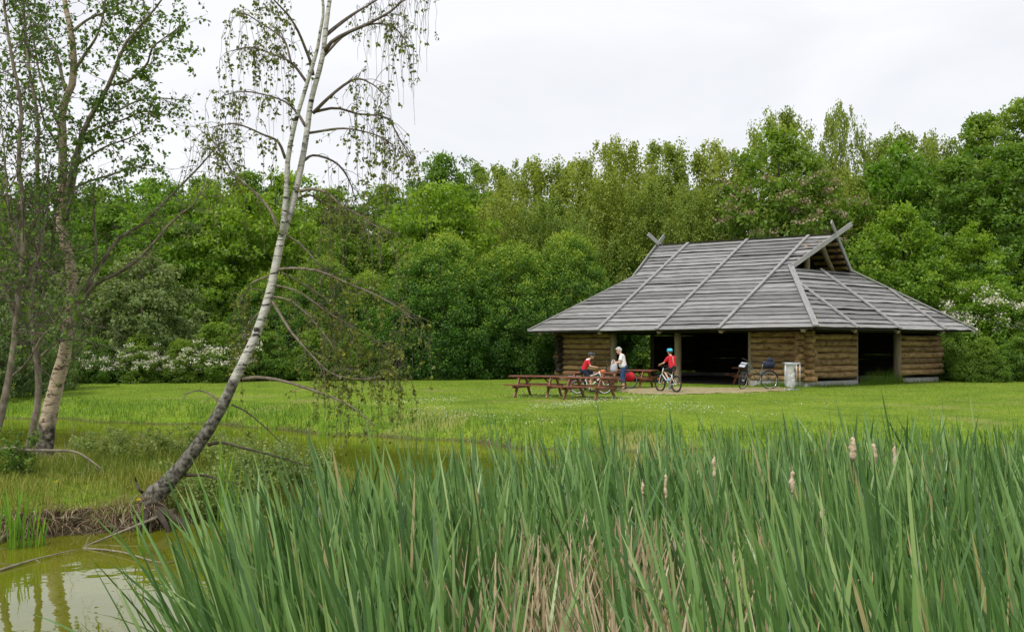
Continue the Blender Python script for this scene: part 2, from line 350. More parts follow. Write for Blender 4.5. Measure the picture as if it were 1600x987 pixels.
md = n.new('ShaderNodeMixRGB'); l.new(r4.outputs[0], md.inputs[0]); l.new(mg.outputs[0], md.inputs[1]); md.inputs[2].default_value = (0.24, 0.235, 0.075, 1)
mz = n.new('ShaderNodeMapRange'); mz.inputs[1].default_value = -0.82; mz.inputs[2].default_value = -0.72; l.new(sp.outputs[2], mz.inputs[0])
ge = n.new('ShaderNodeNewGeometry'); sn = n.new('ShaderNodeSeparateXYZ'); l.new(ge.outputs['True Normal'], sn.inputs[0])
ms = n.new('ShaderNodeMapRange'); ms.inputs[1].default_value = 0.70; ms.inputs[2].default_value = 0.86; l.new(sn.outputs[2], ms.inputs[0])
mm_ = n.new('ShaderNodeMath'); mm_.operation = 'MULTIPLY'; l.new(mz.outputs[0], mm_.inputs[0]); l.new(ms.outputs[0], mm_.inputs[1])
mxg = n.new('ShaderNodeMixRGB'); l.new(mm_.outputs[0], mxg.inputs[0]); l.new(rs.outputs[0], mxg.inputs[1]); l.new(md.outputs[0], mxg.inputs[2])
l.new(mxg.outputs[0], b.inputs['Base Color']); b.inputs['Roughness'].default_value = 0.95; b.inputs['Specular IOR Level'].default_value = 0.1
bu = n.new('ShaderNodeBump'); bu.inputs['Strength'].default_value = 0.6; bu.inputs['Distance'].default_value = 0.05; l.new(n2.outputs[0], bu.inputs['Height']); l.new(bu.outputs[0], b.inputs['Normal'])
g = link('ground', np_mesh('ground', np.stack([GX, GY, GZ], -1).reshape(-1, 3), np.stack([idx, idx + 1, idx + 1 + nx, idx + nx], -1), gm))
tag(g, 'green lawn and grassy bank round the pond', 'ground', kind='structure')

# pond water
wm, n, l, b = new_mat('pond_water')
tcn = n.new('ShaderNodeTexCoord')
n1 = n.new('ShaderNodeTexNoise'); n1.inputs['Scale'].default_value = 0.6; n1.inputs['Detail'].default_value = 5; l.new(tcn.outputs['Object'], n1.inputs['Vector'])
r1 = ramp(n, [(0.105, 0.116, 0.006), (0.15, 0.160, 0.010)], [0.3, 0.7]); l.new(n1.outputs[0], r1.inputs[0]); l.new(r1.outputs[0], b.inputs['Base Color'])
b.inputs['Roughness'].default_value = 0.02; b.inputs['IOR'].default_value = 1.33; b.inputs['Specular IOR Level'].default_value = 0.5
n2 = n.new('ShaderNodeTexNoise'); n2.inputs['Scale'].default_value = 1.6; n2.inputs['Detail'].default_value = 3; l.new(tcn.outputs['Object'], n2.inputs['Vector'])
bu = n.new('ShaderNodeBump'); bu.inputs['Strength'].default_value = 0.10; bu.inputs['Distance'].default_value = 0.05; l.new(n2.outputs[0], bu.inputs['Height']); l.new(bu.outputs[0], b.inputs['Normal'])
w = link('pond_water', np_mesh('pond_water', [(-70, -1, WATER), (80, -1, WATER), (80, 42, WATER), (-70, 42, WATER)], np.array([[0, 1, 2, 3]]), wm))
tag(w, 'still olive green pond water', 'water', kind='structure')

# ------------------------------------------------------------------ log hut
HA, HL, HW = 0.84, 15.84, 12.74
ZE, ZRR, ZRL, ZH = 2.30, 6.42, 6.62, 4.93
GH, GA, GH2, GA2 = 3.80, 3.10, 3.36, 2.80
WI = 1.42                                   # walls stand this far inside the eaves
HC = np.array([11.33, 41.88])
hut = empty('log_hut', (HC[0], HC[1], 0), math.pi / 2 - HA)
tag(hut, 'open log hut with grey board roof standing on the lawn', 'hut')
U2 = np.array([-math.cos(HA), math.sin(HA)]); V2 = np.array([math.sin(HA), math.cos(HA)])
def H(u, v, z): return np.array([v, u, z], float)          # hut coordinates: u along the front eave from the near corner, v inwards
def hut_world(u, v, z=0.0):
    q = HC + u * U2 + v * V2; return np.array([q[0], q[1], z])
def u_at(px, v):
    k = (px - 800) / F; q = HC + v * V2; return (k * q[1] - q[0]) / (U2[0] - k * U2[1])
def v_at(px, u):
    k = (px - 800) / F; q = HC + u * U2; return (k * q[1] - q[0]) / (V2[0] - k * V2[1])

def slab(name, parent, LL, LR, UR, UL, thick, m, lift=0.0, wob_=0.0):
    """board on a slope from its four corner points; own local axes with x along the board"""
    LL, LR, UR, UL = [np.asarray(p, float) for p in (LL, LR, UR, UL)]
    x = LR - LL; x /= np.linalg.norm(x); nn = np.cross(x, (UL + UR) / 2 - (LL + LR) / 2); nn /= np.linalg.norm(nn); y = np.cross(nn, x)
    M3 = np.stack([x, y, nn], 1)
    k = 5
    lo = [LL + (LR - LL) * t for t in np.linspace(0, 1, k)]; up = [UL + (UR - UL) * t for t in np.linspace(0, 1, k)]
    V = []
    for i in range(k):
        dl = (R.standard_normal() * wob_, R.standard_normal() * wob_ * 0.6)
        a = (lo[i] - LL) @ M3 + [0, dl[0], lift + dl[1]]; c = (up[i] - LL) @ M3
        V += [a, c, a - [0, 0, thick], c - [0, 0, thick]]
    Fq = []
    for i in range(k - 1):
        o = i * 4; p = o + 4
        Fq += [[o, p, p + 1, o + 1], [o + 2, o + 3, p + 3, p + 2], [o, o + 2, p + 2, p], [o + 1, p + 1, p + 3, o + 3]]
    e = (k - 1) * 4
    Fq += [[0, 1, 3, 2], [e, e + 2, e + 3, e + 1]]
    ob = link(name, np_mesh(name, np.array(V), np.array(Fq), m, smooth=False), parent)
    mt = Matrix.Identity(4)
    for r_ in range(3):
        for c_ in range(3): mt[r_][c_] = M3[r_, c_]
        mt[r_][3] = LL[r_]
    ob.matrix_local = mt
    return ob

def beam(name, parent, p0, p1, w_, h_, m, up=(0, 0, 1)):
    p0, p1 = np.asarray(p0, float), np.asarray(p1, float)
    x = p1 - p0; L = np.linalg.norm(x); x /= L; up = np.asarray(up, float); up = up - x * (up @ x); up /= np.linalg.norm(up); y = np.cross(up, x)
    a = y * w_ / 2
    q = p0 + up * h_ / 2; r_ = p1 + up * h_ / 2
    return slab(name, parent, q - a, r_ - a, r_ + a, q + a, h_, m, 0, 0.004)

roof = empty('roof'); roof.parent = hut
def zr(u): return ZRR + (ZRL - ZRR) * (u - GA) / (HL - GA - GA2)
def S(u, t, side=0):                        # point on the front (0) or back (1) slope
    v = HW / 2 * t
    return H(u, v if side == 0 else HW - v, ZE + (zr(u) - ZE) * t + 0.0)
TH = (ZH - ZE) / (6.49 - ZE)                # share of the slope at which the hips end
def ulim(t):
    if t <= TH: return GH * t / TH, HL - GH2 * t / TH
    s = (t - TH) / (1 - TH); return GH + (GA - GH) * s, HL - GH2 + (GH2 - GA2) * s
bat_u = [float(u_at(p, 0.0)) for p in (1125, 1028, 935)]
# dark sheathing under the boards
VV, FF = [], []
for side in (0, 1):
    ts = list(np.linspace(0, TH, 6)) + list(np.linspace(TH, 1, 5))
    for t in ts:
        a, c = ulim(t); o = np.array([0, 0, -0.05])
        VV += [S(a + 0.05, t, side) + o, S(c - 0.05, t, side) + o]
    base = side * len(ts) * 2
    for i in range(len(ts) - 1):
        FF.append([base + 2 * i, base + 2 * i + 1, base + 2 * i + 3, base + 2 * i + 2])
def E1(v, t): return H(GH * t, v, ZE + (ZH - ZE) * t)
def E2(v, t): return H(HL - GH2 * t, v, ZE + (ZH - ZE) * t)
vh = HW / 2 * TH
for fn in (E1, E2):
    k0 = len(VV)
    for t in np.linspace(0, 1, 6): VV += [fn(vh * t + 0.05, t) + [0, 0, -0.05], fn(HW - vh * t - 0.05, t) + [0, 0, -0.05]]
    FF += [[k0 + 2 * i, k0 + 2 * i + 1, k0 + 2 * i + 3, k0 + 2 * i + 2] for i in range(5)]
link('sheathing', np_mesh('sheathing', np.array(VV), np.array(FF), M['roof_dark'], smooth=False), roof)
NR = 24
for side in (0, 1):
    for i in range(NR):
        t0, t1 = i / NR + (0.0 if i == 0 else R.normal(0, 0.0035)), min(1.0, (i + 1) / NR + 0.008)
        a0, c0 = ulim(t0); a1, c1 = ulim(t1)
        cuts = sorted([u for u in bat_u if a0 + 0.3 < u < c0 - 0.3]) if side == 0 else [HL / 2]
        ends0 = [a0] + cuts + [c0]; ends1 = [a1] + cuts + [c1]
        for k in range(len(ends0) - 1):
            g0 = 0.006; dj = R.normal(0, 0.0022)
            LL, LR = S(ends0[k + 1] - g0, t0 + dj, side), S(ends0[k] + g0, t0 + dj + R.normal(0, 0.0012), side)
            UL, UR = S(ends1[k + 1] - g0, t1, side), S(ends1[k] + g0, t1, side)
            if side: LL, LR, UL, UR = LR, LL, UR, UL
            slab('board', roof, LL, LR, UR, UL, 0.028, M['roof_wood'], 0.048 + abs(R.normal(0, 0.018)), 0.014)
bat_v = [float(v_at(p, 0.0)) for p in (1338, 1405, 1475)]
NE = 14
for end, fn in enumerate((E1, E2)):
    for i in range(NE):
        t0, t1 = i / NE + (0.0 if i == 0 else R.normal(0, 0.005)), min(1.0, (i + 1) / NE + 0.013)
        a0, c0, a1, c1 = vh * t0, HW - vh * t0, vh * t1, HW - vh * t1
        cuts = [v for v in bat_v if a0 + 0.25 < v < c0 - 0.25] if end == 0 else []
        e0, e1 = [a0] + cuts + [c0], [a1] + cuts + [c1]
        for k in range(len(e0) - 1):
            dj = R.normal(0, 0.003)
            LL, LR, UL, UR = fn(e0[k] + 0.006, t0 + dj), fn(e0[k + 1] - 0.006, t0 + dj), fn(e1[k] + 0.006, t1), fn(e1[k + 1] - 0.006, t1)
            if end: LL, LR, UL, UR = LR, LL, UR, UL
            slab('board', roof, LL, LR, UR, UL, 0.028, M['roof_wood'], 0.046 + abs(R.normal(0, 0.018)), 0.014)
# battens, hip boards, barge boards, ridge
nF = np.array([-(6.49 - ZE), 0, HW / 2]); nF = nF / np.linalg.norm(nF)          # front slope normal (v, u, z)
nB = nF * [-1, 1, 1]
n1_ = np.array([0, -(ZH - ZE), GH]); n1_ = n1_ / np.linalg.norm(n1_)
n2_ = np.array([0, (ZH - ZE), GH2]); n2_ = n2_ / np.linalg.norm(n2_)
for u in bat_u:
    beam('batten', roof, S(u, -0.012) + nF * 0.10, S(u, 0.995) + nF * 0.09, 0.15, 0.06, M['batten'], nF)
for v in bat_v:
    ttop = min(v, HW - v) / vh
    beam('batten', roof, E1(v, -0.012) + n1_ * 0.10, E1(v, min(0.985, ttop - 0.02)) + n1_ * 0.095, 0.15, 0.06, M['batten'], n1_)
for fn, v, nn in ((E1, 0, n1_ + nF), (E1, HW, n1_ + nB), (E2, 0, n2_ + nF), (E2, HW, n2_ + nB)):
    va, vb = (0.0, vh) if v == 0 else (HW, HW - vh)
    beam('hip_board', roof, fn(va, -0.012) + [0, 0, 0.11], fn(vb, 1.0) + [0, 0, 0.11], 0.22 if fn is E1 and v == 0 else 0.16, 0.06, M['batten'], nn)
def barge(u0, u1, sgn, side):               # crossing boards on the small gables, running on past the ridge
    p0 = H(u0, vh if side == 0 else HW - vh, ZH); p1 = H(u1, HW / 2, zr(u1)); d_ = p1 - p0; L = np.linalg.norm(d_); d_ = d_ / L
    beam('barge_board', roof, p0 - d_ * 0.15 + [0, sgn * (0.06 if side == 0 else 0.0), 0.06], p1 + d_ * 0.85 + [0, sgn * (0.06 if side == 0 else 0.0), 0.06], 0.06, 0.19, M['batten'], (0, 0, 1))
barge(GH - 0.08, GA - 0.08, -1, 0); barge(GH - 0.02, GA - 0.02, -1, 1)
barge(HL - GH2 + 0.08, HL - GA2 + 0.08, 1, 0); barge(HL - GH2 + 0.02, HL - GA2 + 0.02, 1, 1)
beam('ridge_board', roof, H(GA, HW / 2, zr(GA) + 0.05), H(HL - GA2, HW / 2, zr(HL - GA2) + 0.05), 0.16, 0.04, M['roof_dark'])
# timbers seen in the near gable
Tubes().add(smooth_path([(HW / 2 - 0.75, GH + 0.25, ZH - 0.2), (HW / 2 - 0.75, GH + 0.25, ZH + 1.1)], 4), 0.13, 8).build('gable_post', M['post'], roof)
Tubes().add(smooth_path([(HW / 2 - 0.6, GA + 0.35, ZRR - 0.35), (HW / 2 + 0.5, GH + 0.1, ZH + 0.62), (HW / 2 + 1.35, GH + 0.3, ZH)], 6), 0.12, 8).build('gable_brace', M['post'], roof)
for k in range(6):                           # slats under the far side of the gable
    t = TH + (1 - TH) * (k + 0.3) / 6.3; a, _ = ulim(t)
    p = S(a + 0.05, t, 1) - [0, 0, 0.12]; q = S(a + 1.6, t, 1) - [0, 0, 0.12]
    beam('gable_slat', roof, p, q, 0.17, 0.05, M['log'], nB)
# rafter ends below the eaves
for u in bat_u + [0.55, HL - 0.8]:
    beam('rafter_end', roof, S(u, 0.005) - [0, 0, 0.14], S(u, 0.14) - [0, 0, 0.14], 0.17, 0.12, M['post'])
for v in bat_v:
    beam('rafter_end', roof, E1(v, 0.005) - [0, 0, 0.14], E1(v, 0.14) - [0, 0, 0.14], 0.17, 0.12, M['post'])

# walls of round logs
LOGP, Z0, NLOG = 0.255, 0.21, 8
log_meshes = []
def make_log(L, m):
    n_ = max(5, int(L / 0.35)); xs = np.linspace(0, L, n_)
    rr = (0.142 if m is M['shade_toned_log'] else 0.128) * (1 + R.normal(0, 0.06) + 0.03 * np.sin(xs * R.uniform(1, 3) + R.uniform(0, 6)))
    P = np.stack([xs, 0.008 * np.sin(xs * 2 + R.uniform(0, 6)), 0.008 * np.sin(xs * 1.7 + R.uniform(0, 6))], 1)
    P = np.vstack([P[0] - [0.0, 0, 0], P, P[-1]]); rr = np.concatenate([[rr[0] * 0.93], rr, [rr[-1] * 0.93]])
    P[0, 0] -= 0.012; P[-1, 0] += 0.012
    return Tubes().add(P, rr, 12, 0.012).mesh('log', m)
def wall(name, p, q, lift=0.0, a_ext=0.0, b_ext=0.0, rows=NLOG, found=True, m=None):
    """wall of stacked logs from p=(u,v) to q; ends may run on past a corner"""
    w_ = empty(name); w_.parent = hut
    p, q = np.array(p, float), np.array(q, float); d_ = (q - p) / np.linalg.norm(q - p)
    for k in range(rows):
        jz = R.normal(0, 0.006)
        ea = a_ext + (R.uniform(-0.12, 0.12) if a_ext else R.uniform(-0.01, 0.01)); eb = b_ext + (R.uniform(-0.12, 0.12) if b_ext else R.uniform(-0.01, 0.01))
        s, e = p - d_ * ea, q + d_ * eb
        o = link('log', make_log(np.linalg.norm(e - s), m or M['log']), w_)
        dx = e - s
        o.location = (s[1], s[0], Z0 + lift + 0.115 + k * LOGP + jz); o.rotation_euler = (R.uniform(-3, 3) * 0, 0, math.atan2(dx[0], dx[1]))
    if found:
        c = (p + q) / 2; L = np.linalg.norm(q - p); ang = math.atan2(d_[0], d_[1])
        Mz = np.array([[math.cos(ang), -math.sin(ang), 0], [math.sin(ang), math.cos(ang), 0], [0, 0, 1]])
        Tubes().box((c[1], c[0], 0.06), (L, 0.30, 0.30), Mz).build('foundation', M['concrete'], w_, False)
    return w_
FV = WI; RU = WI; BV = HW - 0.85; LU = HL - 0.95
uA, uB, uC = float(u_at(1176, FV)), float(u_at(955, FV)), LU
wall('front_wall', (RU, FV), (uA, FV), 0, 0.48, 0)
wall('front_wall', (uB, FV), (LU, FV), 0, 0, 0.48)
vA, vB = float(v_at(1336, RU)), float(v_at(1405, RU))
wall('end_wall', (RU, FV), (RU, vA), LOGP / 2, 0.48, 0, NLOG - 1)
wall('end_wall', (RU, vB), (RU, BV), LOGP / 2, 0, 0.48, NLOG - 1)
vl0, vl1 = float(v_at(948, LU)), float(v_at(1021, LU))
wall('end_wall', (LU, FV), (LU, vl0), LOGP / 2, 0.36, 0, NLOG - 1, m=M['shade_toned_log'])
wall('end_wall', (LU, vl1), (LU, BV), LOGP / 2, 0, 0.36, NLOG - 1, m=M['shade_toned_log'])
wall('back_wall', (RU, BV), (LU, BV), 0, 0.0, 0.36, m=M['shade_toned_log'])
# dark head beam over the walls and openings, posts at the openings
ZT = 2.28
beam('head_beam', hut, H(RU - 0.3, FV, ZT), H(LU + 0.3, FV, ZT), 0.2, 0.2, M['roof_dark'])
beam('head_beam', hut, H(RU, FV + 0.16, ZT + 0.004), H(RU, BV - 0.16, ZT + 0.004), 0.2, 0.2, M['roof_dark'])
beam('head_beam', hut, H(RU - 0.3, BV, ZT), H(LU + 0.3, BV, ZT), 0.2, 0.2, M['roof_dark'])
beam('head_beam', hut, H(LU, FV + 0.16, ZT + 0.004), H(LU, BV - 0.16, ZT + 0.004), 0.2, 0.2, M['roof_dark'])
def post(u, v, r_=0.1, sq=False, z1=2.2):
    if sq: return beam('post', hut, H(u, v, 0.0), H(u, v, z1), r_ * 2, r_ * 1.5, M['post'], (1, 0, 0))
    return Tubes().add(smooth_path([(v, u, -0.05), (v + 0.01, u, 1.1), (v, u, z1)], 6), [r_ * 1.08, r_ * 1.04, r_, r_, r_ * 0.98, r_ * 0.97], 10, 0.01).build('post', M['post'], hut)
post(uA + 0.11, FV, 0.075, True); post(uB - 0.15, FV, 0.16)
post(float(u_at(1059, FV)), FV, 0.155)
post(RU, vA + 0.09, 0.06, True); post(RU, vB - 0.17, 0.17)
post(LU, vl0 + 0.1, 0.1); post(LU, vl1 - 0.1, 0.1)
# floor and inner partition that closes the dark bays
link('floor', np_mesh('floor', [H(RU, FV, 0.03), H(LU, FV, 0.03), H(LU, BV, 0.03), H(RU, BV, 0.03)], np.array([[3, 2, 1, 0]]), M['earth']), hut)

# bare sandy patch in front of the opening
gp = []
pts = [(1000, 606.5), (1060, 605), (1150, 606), (1215, 605), (1232, 607.5), (1218, 610.5), (1180, 612), (1120, 612.5), (1060, 614), (1000, 613), (972, 611), (955, 608.5), (965, 607)]
ring = np.array([((x - 800) * (2800 / (y - HY)) / F, 2800 / (y - HY)) for x, y in pts])
inner = np.array([(u, v) for u, v in [(uA, FV), (uB, FV)]])
def drape(name, poly, off, m, step=0.3):
    x0, y0 = poly.min(0) - 0.5; x1, y1 = poly.max(0) + 0.5
    xs, ys = np.arange(x0, x1, step), np.arange(y0, y1, step); X, Y = np.meshgrid(xs, ys)
    s = poly_sd(X, Y, poly) + 0.25 * wob(X * 2, Y * 2)
    Z = ground(X, Y) + off + np.clip(s, -0.2, 0.0) * 0.3
    k = len(xs); keep = (s > -0.12)
    i = (np.arange(len(ys) - 1)[:, None] * k + np.arange(k - 1)[None]).ravel()
    ok = keep.ravel()[i] & keep.ravel()[i + 1] & keep.ravel()[i + k] & keep.ravel()[i + k + 1]
    i = i[ok]
    used = np.unique(np.concatenate([i, i + 1, i + k, i + k + 1])); rm = -np.ones(X.size, int); rm[used] = np.arange(len(used))
    V = np.stack([X, Y, Z], -1).reshape(-1, 3)[used]
    return link(name, np_mesh(name, V, rm[np.stack([i, i + 1, i + 1 + k, i + k], -1)], m))
M['sand'] = noise_mat('trodden_sand', [(0.15, 0.14, 0.05), (0.31, 0.255, 0.13), (0.40, 0.34, 0.20)], scale=3.5, rough=0.95, bump=0.5, dist=0.03)
tag(drape('sandy_path', ring, 0.02, M['sand'], 0.15), 'bare sandy patch before the hut opening', 'path', kind='structure')

# ------------------------------------------------------------------ leaves, blades, trees
def leaves(C, axis_, nrm, length, width, tint, fold=0.25):
    """kite-shaped leaves: C base points, axis_ unit directions, nrm rough normals"""
    n_ = len(C)
    ax = axis_ / (np.linalg.norm(axis_, axis=1, keepdims=True) + 1e-9)
    sd_ = np.cross(ax, nrm); sd_ /= np.linalg.norm(sd_, axis=1, keepdims=True) + 1e-9
    nn = np.cross(sd_, ax)
    L = np.broadcast_to(length, (n_,))[:, None]; W = np.broadcast_to(width, (n_,))[:, None]
    a = C; b_ = C + ax * L * 0.42 + sd_ * W / 2 + nn * W * fold; c = C + ax * L; d_ = C + ax * L * 0.42 - sd_ * W / 2 + nn * W * fold
    V = np.stack([a, b_, c, d_], 1).reshape(-1, 3)
    return V, np.arange(n_ * 4).reshape(-1, 4), np.broadcast_to(tint, (n_,))

def join(parts):
    V, Fq, T, o = [], [], [], 0
    for v, f, t in parts:
        V.append(v); Fq.append(f + o); T.append(t); o += len(v)
    return np.concatenate(V), np.concatenate(Fq), np.concatenate(T)

def unit(rng, n_):
    v = rng.standard_normal((n_, 3)); return v / np.linalg.norm(v, axis=1, keepdims=True)

def profile(h, kind):
    if kind == 'round': return np.sqrt(np.clip(1 - (2 * h - 1) ** 2, 0, 1)) ** 0.8
    if kind == 'egg': return np.clip(np.sin(np.pi * np.clip(h, 0, 1) ** 0.75), 0, 1) ** 0.7
    if kind == 'birch': return np.where(h < 0.4, np.clip(0.35 + h / 0.4 * 0.65, 0, 1), np.sqrt(np.clip(1 - ((h - 0.4) / 0.6) ** 2.3, 0, 1)))
    if kind == 'dome': return np.sqrt(np.clip(1 - h ** 2.6, 0, 1)) * (0.90 + 0.10 * np.sin(h * 6))
    return np.ones_like(h)

def crown(seed, kind, z0, z1, rad, nclump, per, leaf, clump_r, hang=0.0, top_tint=0.0, shell=0.45, flat=0.6, wobble=0.22):
    """many small leaves in clumps spread through the crown; returns mesh data and clump centres"""
    g_ = np.random.default_rng(seed)
    h = g_.random(nclump * 3)
    pr = profile(h, kind); keep = g_.random(len(h)) < pr / pr.max() + 0.08; h = h[keep][:nclump]; pr = pr[keep][:nclump]
    th = g_.random(len(h)) * 2 * np.pi
    ph = g_.random(5) * 6.28
    lob = 1 + wobble * np.sin(3 * th + ph[0] + 3 * h) + wobble * 0.8 * np.sin(5 * th + ph[1] - 7 * h) + wobble * 0.6 * np.sin(11 * h + ph[2] + th)
    rr = rad * pr * lob * np.clip(g_.random(len(h)), 0.02, 1) ** shell
    C = np.stack([rr * np.cos(th), rr * np.sin(th), z0 + (z1 - z0) * h], 1)
    sc = g_.uniform(0.6, 1.3, len(C))
    ctint = g_.normal(0, 0.14, len(C))
    i = np.repeat(np.arange(len(C)), per); n_ = len(i)
    off = unit(g_, n_) * (g_.random(n_) ** 0.5)[:, None] * clump_r * sc[i][:, None]
    off[:, 2] *= flat
    P = C[i] + off
    if hang:
        P[:, 2] -= hang * g_.random(n_) ** 1.3 * sc[i] * (0.4 + 0.6 * np.hypot(P[:, 0], P[:, 1]) / rad)
        P[:, :2] += (C[i] - P)[:, :2] * 0.45
    out = P - np.array([0, 0, (z0 + z1) / 2]); out /= np.linalg.norm(out, axis=1, keepdims=True) + 1e-9
    nrm = out * 0.7 + unit(g_, n_) * 0.9 + np.array([0, 0, 0.7])
    ax = unit(g_, n_) + np.array([0, 0, -0.35 - (1.2 if hang else 0)]) + out * 0.4
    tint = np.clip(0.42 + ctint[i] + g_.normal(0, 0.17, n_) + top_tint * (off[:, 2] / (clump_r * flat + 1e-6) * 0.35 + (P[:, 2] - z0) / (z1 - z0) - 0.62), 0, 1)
    L = leaf * g_.uniform(0.7, 1.35, n_)
    V, Fq, T = leaves(P, ax, nrm, L, L * g_.uniform(0.5, 0.75, n_), tint)
    return V, Fq, T, C

def trunk_mesh(seed, height, r0, C, m, nlimb=12, bend=0.25):
    g_ = np.random.default_rng(seed); tb = Tubes()
    zs = np.linspace(-0.15, height, 9); P = np.stack([np.cumsum(g_.normal(0, bend * 0.35, 9)) * 0.6, np.cumsum(g_.normal(0, bend * 0.35, 9)) * 0.6, zs], 1); P[0, :2] = 0; P[1, :2] *= 0.3
    rr = r0 * (1 - 0.88 * (zs + 0.15) / (height + 0.15)) ; rr[0] *= 1.3
    tb.add(P, rr, 8, 0.03)
    sel = g_.permutation(len(C))[:nlimb]
    for k in sel:
        e = C[k]; zb = max(0.25 * height, min(e[2] - 0.8, height * 0.9) - g_.uniform(0, 2)); i = int(np.clip(np.searchsorted(zs, zb), 1, 8)); s = P[i - 1] + (P[i] - P[i - 1]) * ((zb - zs[i - 1]) / (zs[i] - zs[i - 1]))
        mid = (s + e) / 2 + g_.normal(0, 0.2, 3) + [0, 0, 0.25]
        tb.add(smooth_path([s, mid, e], 6), np.linspace(r0 * 0.33, 0.015, 6), 5)
    return tb.mesh('trunk', m)

# ---- prototypes of the wood behind
PROTO = {}
def proto(key, m, bark, height, z0, rad, r0, nlimb=14, extra=None, **kw):
    V, Fq, T, C = crown(hash(key) % 1000 if False else sum(map(ord, key)), z0=z0, z1=height, rad=rad, **kw)
    ex = []
    if extra:                                # blossom clusters set on the outside of the crown
        mat_, n_, size, zlo, zhi, per = extra
        g_ = np.random.default_rng(5 + len(key))
        far = np.hypot(C[:, 0], C[:, 1]) * g_.uniform(0.7, 1.3, len(C)) + np.where((C[:, 2] > zlo) & (C[:, 2] < zhi), 10, 0)
        pick = C[np.argsort(-far)[:n_]]
        pick = pick * [1.04, 1.04, 1.0] + [0, 0, 0.25]
        i = np.repeat(np.arange(len(pick)), per); P = pick[i] + unit(g_, len(i)) * (g_.random(len(i))[:, None] ** 0.6) * 0.42 * [1, 1, 0.6]
        ex = [(np_mesh('blossom', *leaves(P, unit(g_, len(i)), unit(g_, len(i)) + [0, 0, 1], size, size * 0.8, g_.random(len(i)))[:2], mat_, tint=g_.random(len(i)), smooth=False))]
    PROTO[key] = (np_mesh('crown', V, Fq, m, T, smooth=False), trunk_mesh(sum(map(ord, key)) + 1, height * 0.9, r0, C, bark, nlimb), height, rad, ex)

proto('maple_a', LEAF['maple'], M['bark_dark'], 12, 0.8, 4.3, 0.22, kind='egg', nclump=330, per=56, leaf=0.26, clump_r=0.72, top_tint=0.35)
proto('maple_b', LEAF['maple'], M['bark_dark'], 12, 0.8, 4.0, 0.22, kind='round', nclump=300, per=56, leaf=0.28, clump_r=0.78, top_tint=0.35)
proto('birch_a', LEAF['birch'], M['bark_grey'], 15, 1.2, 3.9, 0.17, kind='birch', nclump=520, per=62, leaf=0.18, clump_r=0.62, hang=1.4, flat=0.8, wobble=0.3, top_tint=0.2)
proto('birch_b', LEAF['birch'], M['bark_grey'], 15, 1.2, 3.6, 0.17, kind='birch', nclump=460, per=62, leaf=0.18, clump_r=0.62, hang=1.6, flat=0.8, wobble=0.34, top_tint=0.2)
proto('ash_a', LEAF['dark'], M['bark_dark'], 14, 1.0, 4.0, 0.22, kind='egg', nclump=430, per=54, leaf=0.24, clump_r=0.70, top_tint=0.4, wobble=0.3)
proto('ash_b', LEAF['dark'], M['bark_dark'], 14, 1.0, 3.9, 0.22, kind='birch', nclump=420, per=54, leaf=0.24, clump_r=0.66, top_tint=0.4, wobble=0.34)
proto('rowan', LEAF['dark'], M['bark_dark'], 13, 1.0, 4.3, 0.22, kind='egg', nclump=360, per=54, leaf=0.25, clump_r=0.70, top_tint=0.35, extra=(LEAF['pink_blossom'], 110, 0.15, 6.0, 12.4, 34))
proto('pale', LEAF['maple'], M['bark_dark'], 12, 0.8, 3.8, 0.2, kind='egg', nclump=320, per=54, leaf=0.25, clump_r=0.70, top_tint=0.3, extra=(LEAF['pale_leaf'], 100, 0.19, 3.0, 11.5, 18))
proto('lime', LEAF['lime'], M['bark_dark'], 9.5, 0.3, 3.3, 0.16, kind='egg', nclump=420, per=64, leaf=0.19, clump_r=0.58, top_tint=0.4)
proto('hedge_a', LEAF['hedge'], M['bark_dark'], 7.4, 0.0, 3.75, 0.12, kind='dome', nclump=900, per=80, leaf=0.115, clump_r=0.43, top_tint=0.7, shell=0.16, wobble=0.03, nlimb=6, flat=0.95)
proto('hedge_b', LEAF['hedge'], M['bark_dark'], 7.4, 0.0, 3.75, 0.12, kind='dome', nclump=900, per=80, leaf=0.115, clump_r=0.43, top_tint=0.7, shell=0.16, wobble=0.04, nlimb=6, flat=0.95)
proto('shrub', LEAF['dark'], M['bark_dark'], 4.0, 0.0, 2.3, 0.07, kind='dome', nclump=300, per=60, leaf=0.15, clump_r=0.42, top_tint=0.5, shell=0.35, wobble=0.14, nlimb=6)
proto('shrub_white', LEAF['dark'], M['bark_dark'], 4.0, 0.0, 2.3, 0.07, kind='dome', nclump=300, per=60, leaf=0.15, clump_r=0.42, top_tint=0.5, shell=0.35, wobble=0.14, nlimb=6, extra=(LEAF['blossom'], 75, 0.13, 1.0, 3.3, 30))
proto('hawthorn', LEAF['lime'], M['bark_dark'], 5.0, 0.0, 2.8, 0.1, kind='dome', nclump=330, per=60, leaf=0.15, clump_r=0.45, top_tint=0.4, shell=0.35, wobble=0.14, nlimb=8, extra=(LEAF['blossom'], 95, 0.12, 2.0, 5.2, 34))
proto('willow', LEAF['willow'], M['bark_grey'], 6.0, 0.2, 3.2, 0.1, kind='dome', nclump=360, per=60, leaf=0.17, clump_r=0.48, top_tint=0.4, shell=0.4, wobble=0.14, nlimb=14)

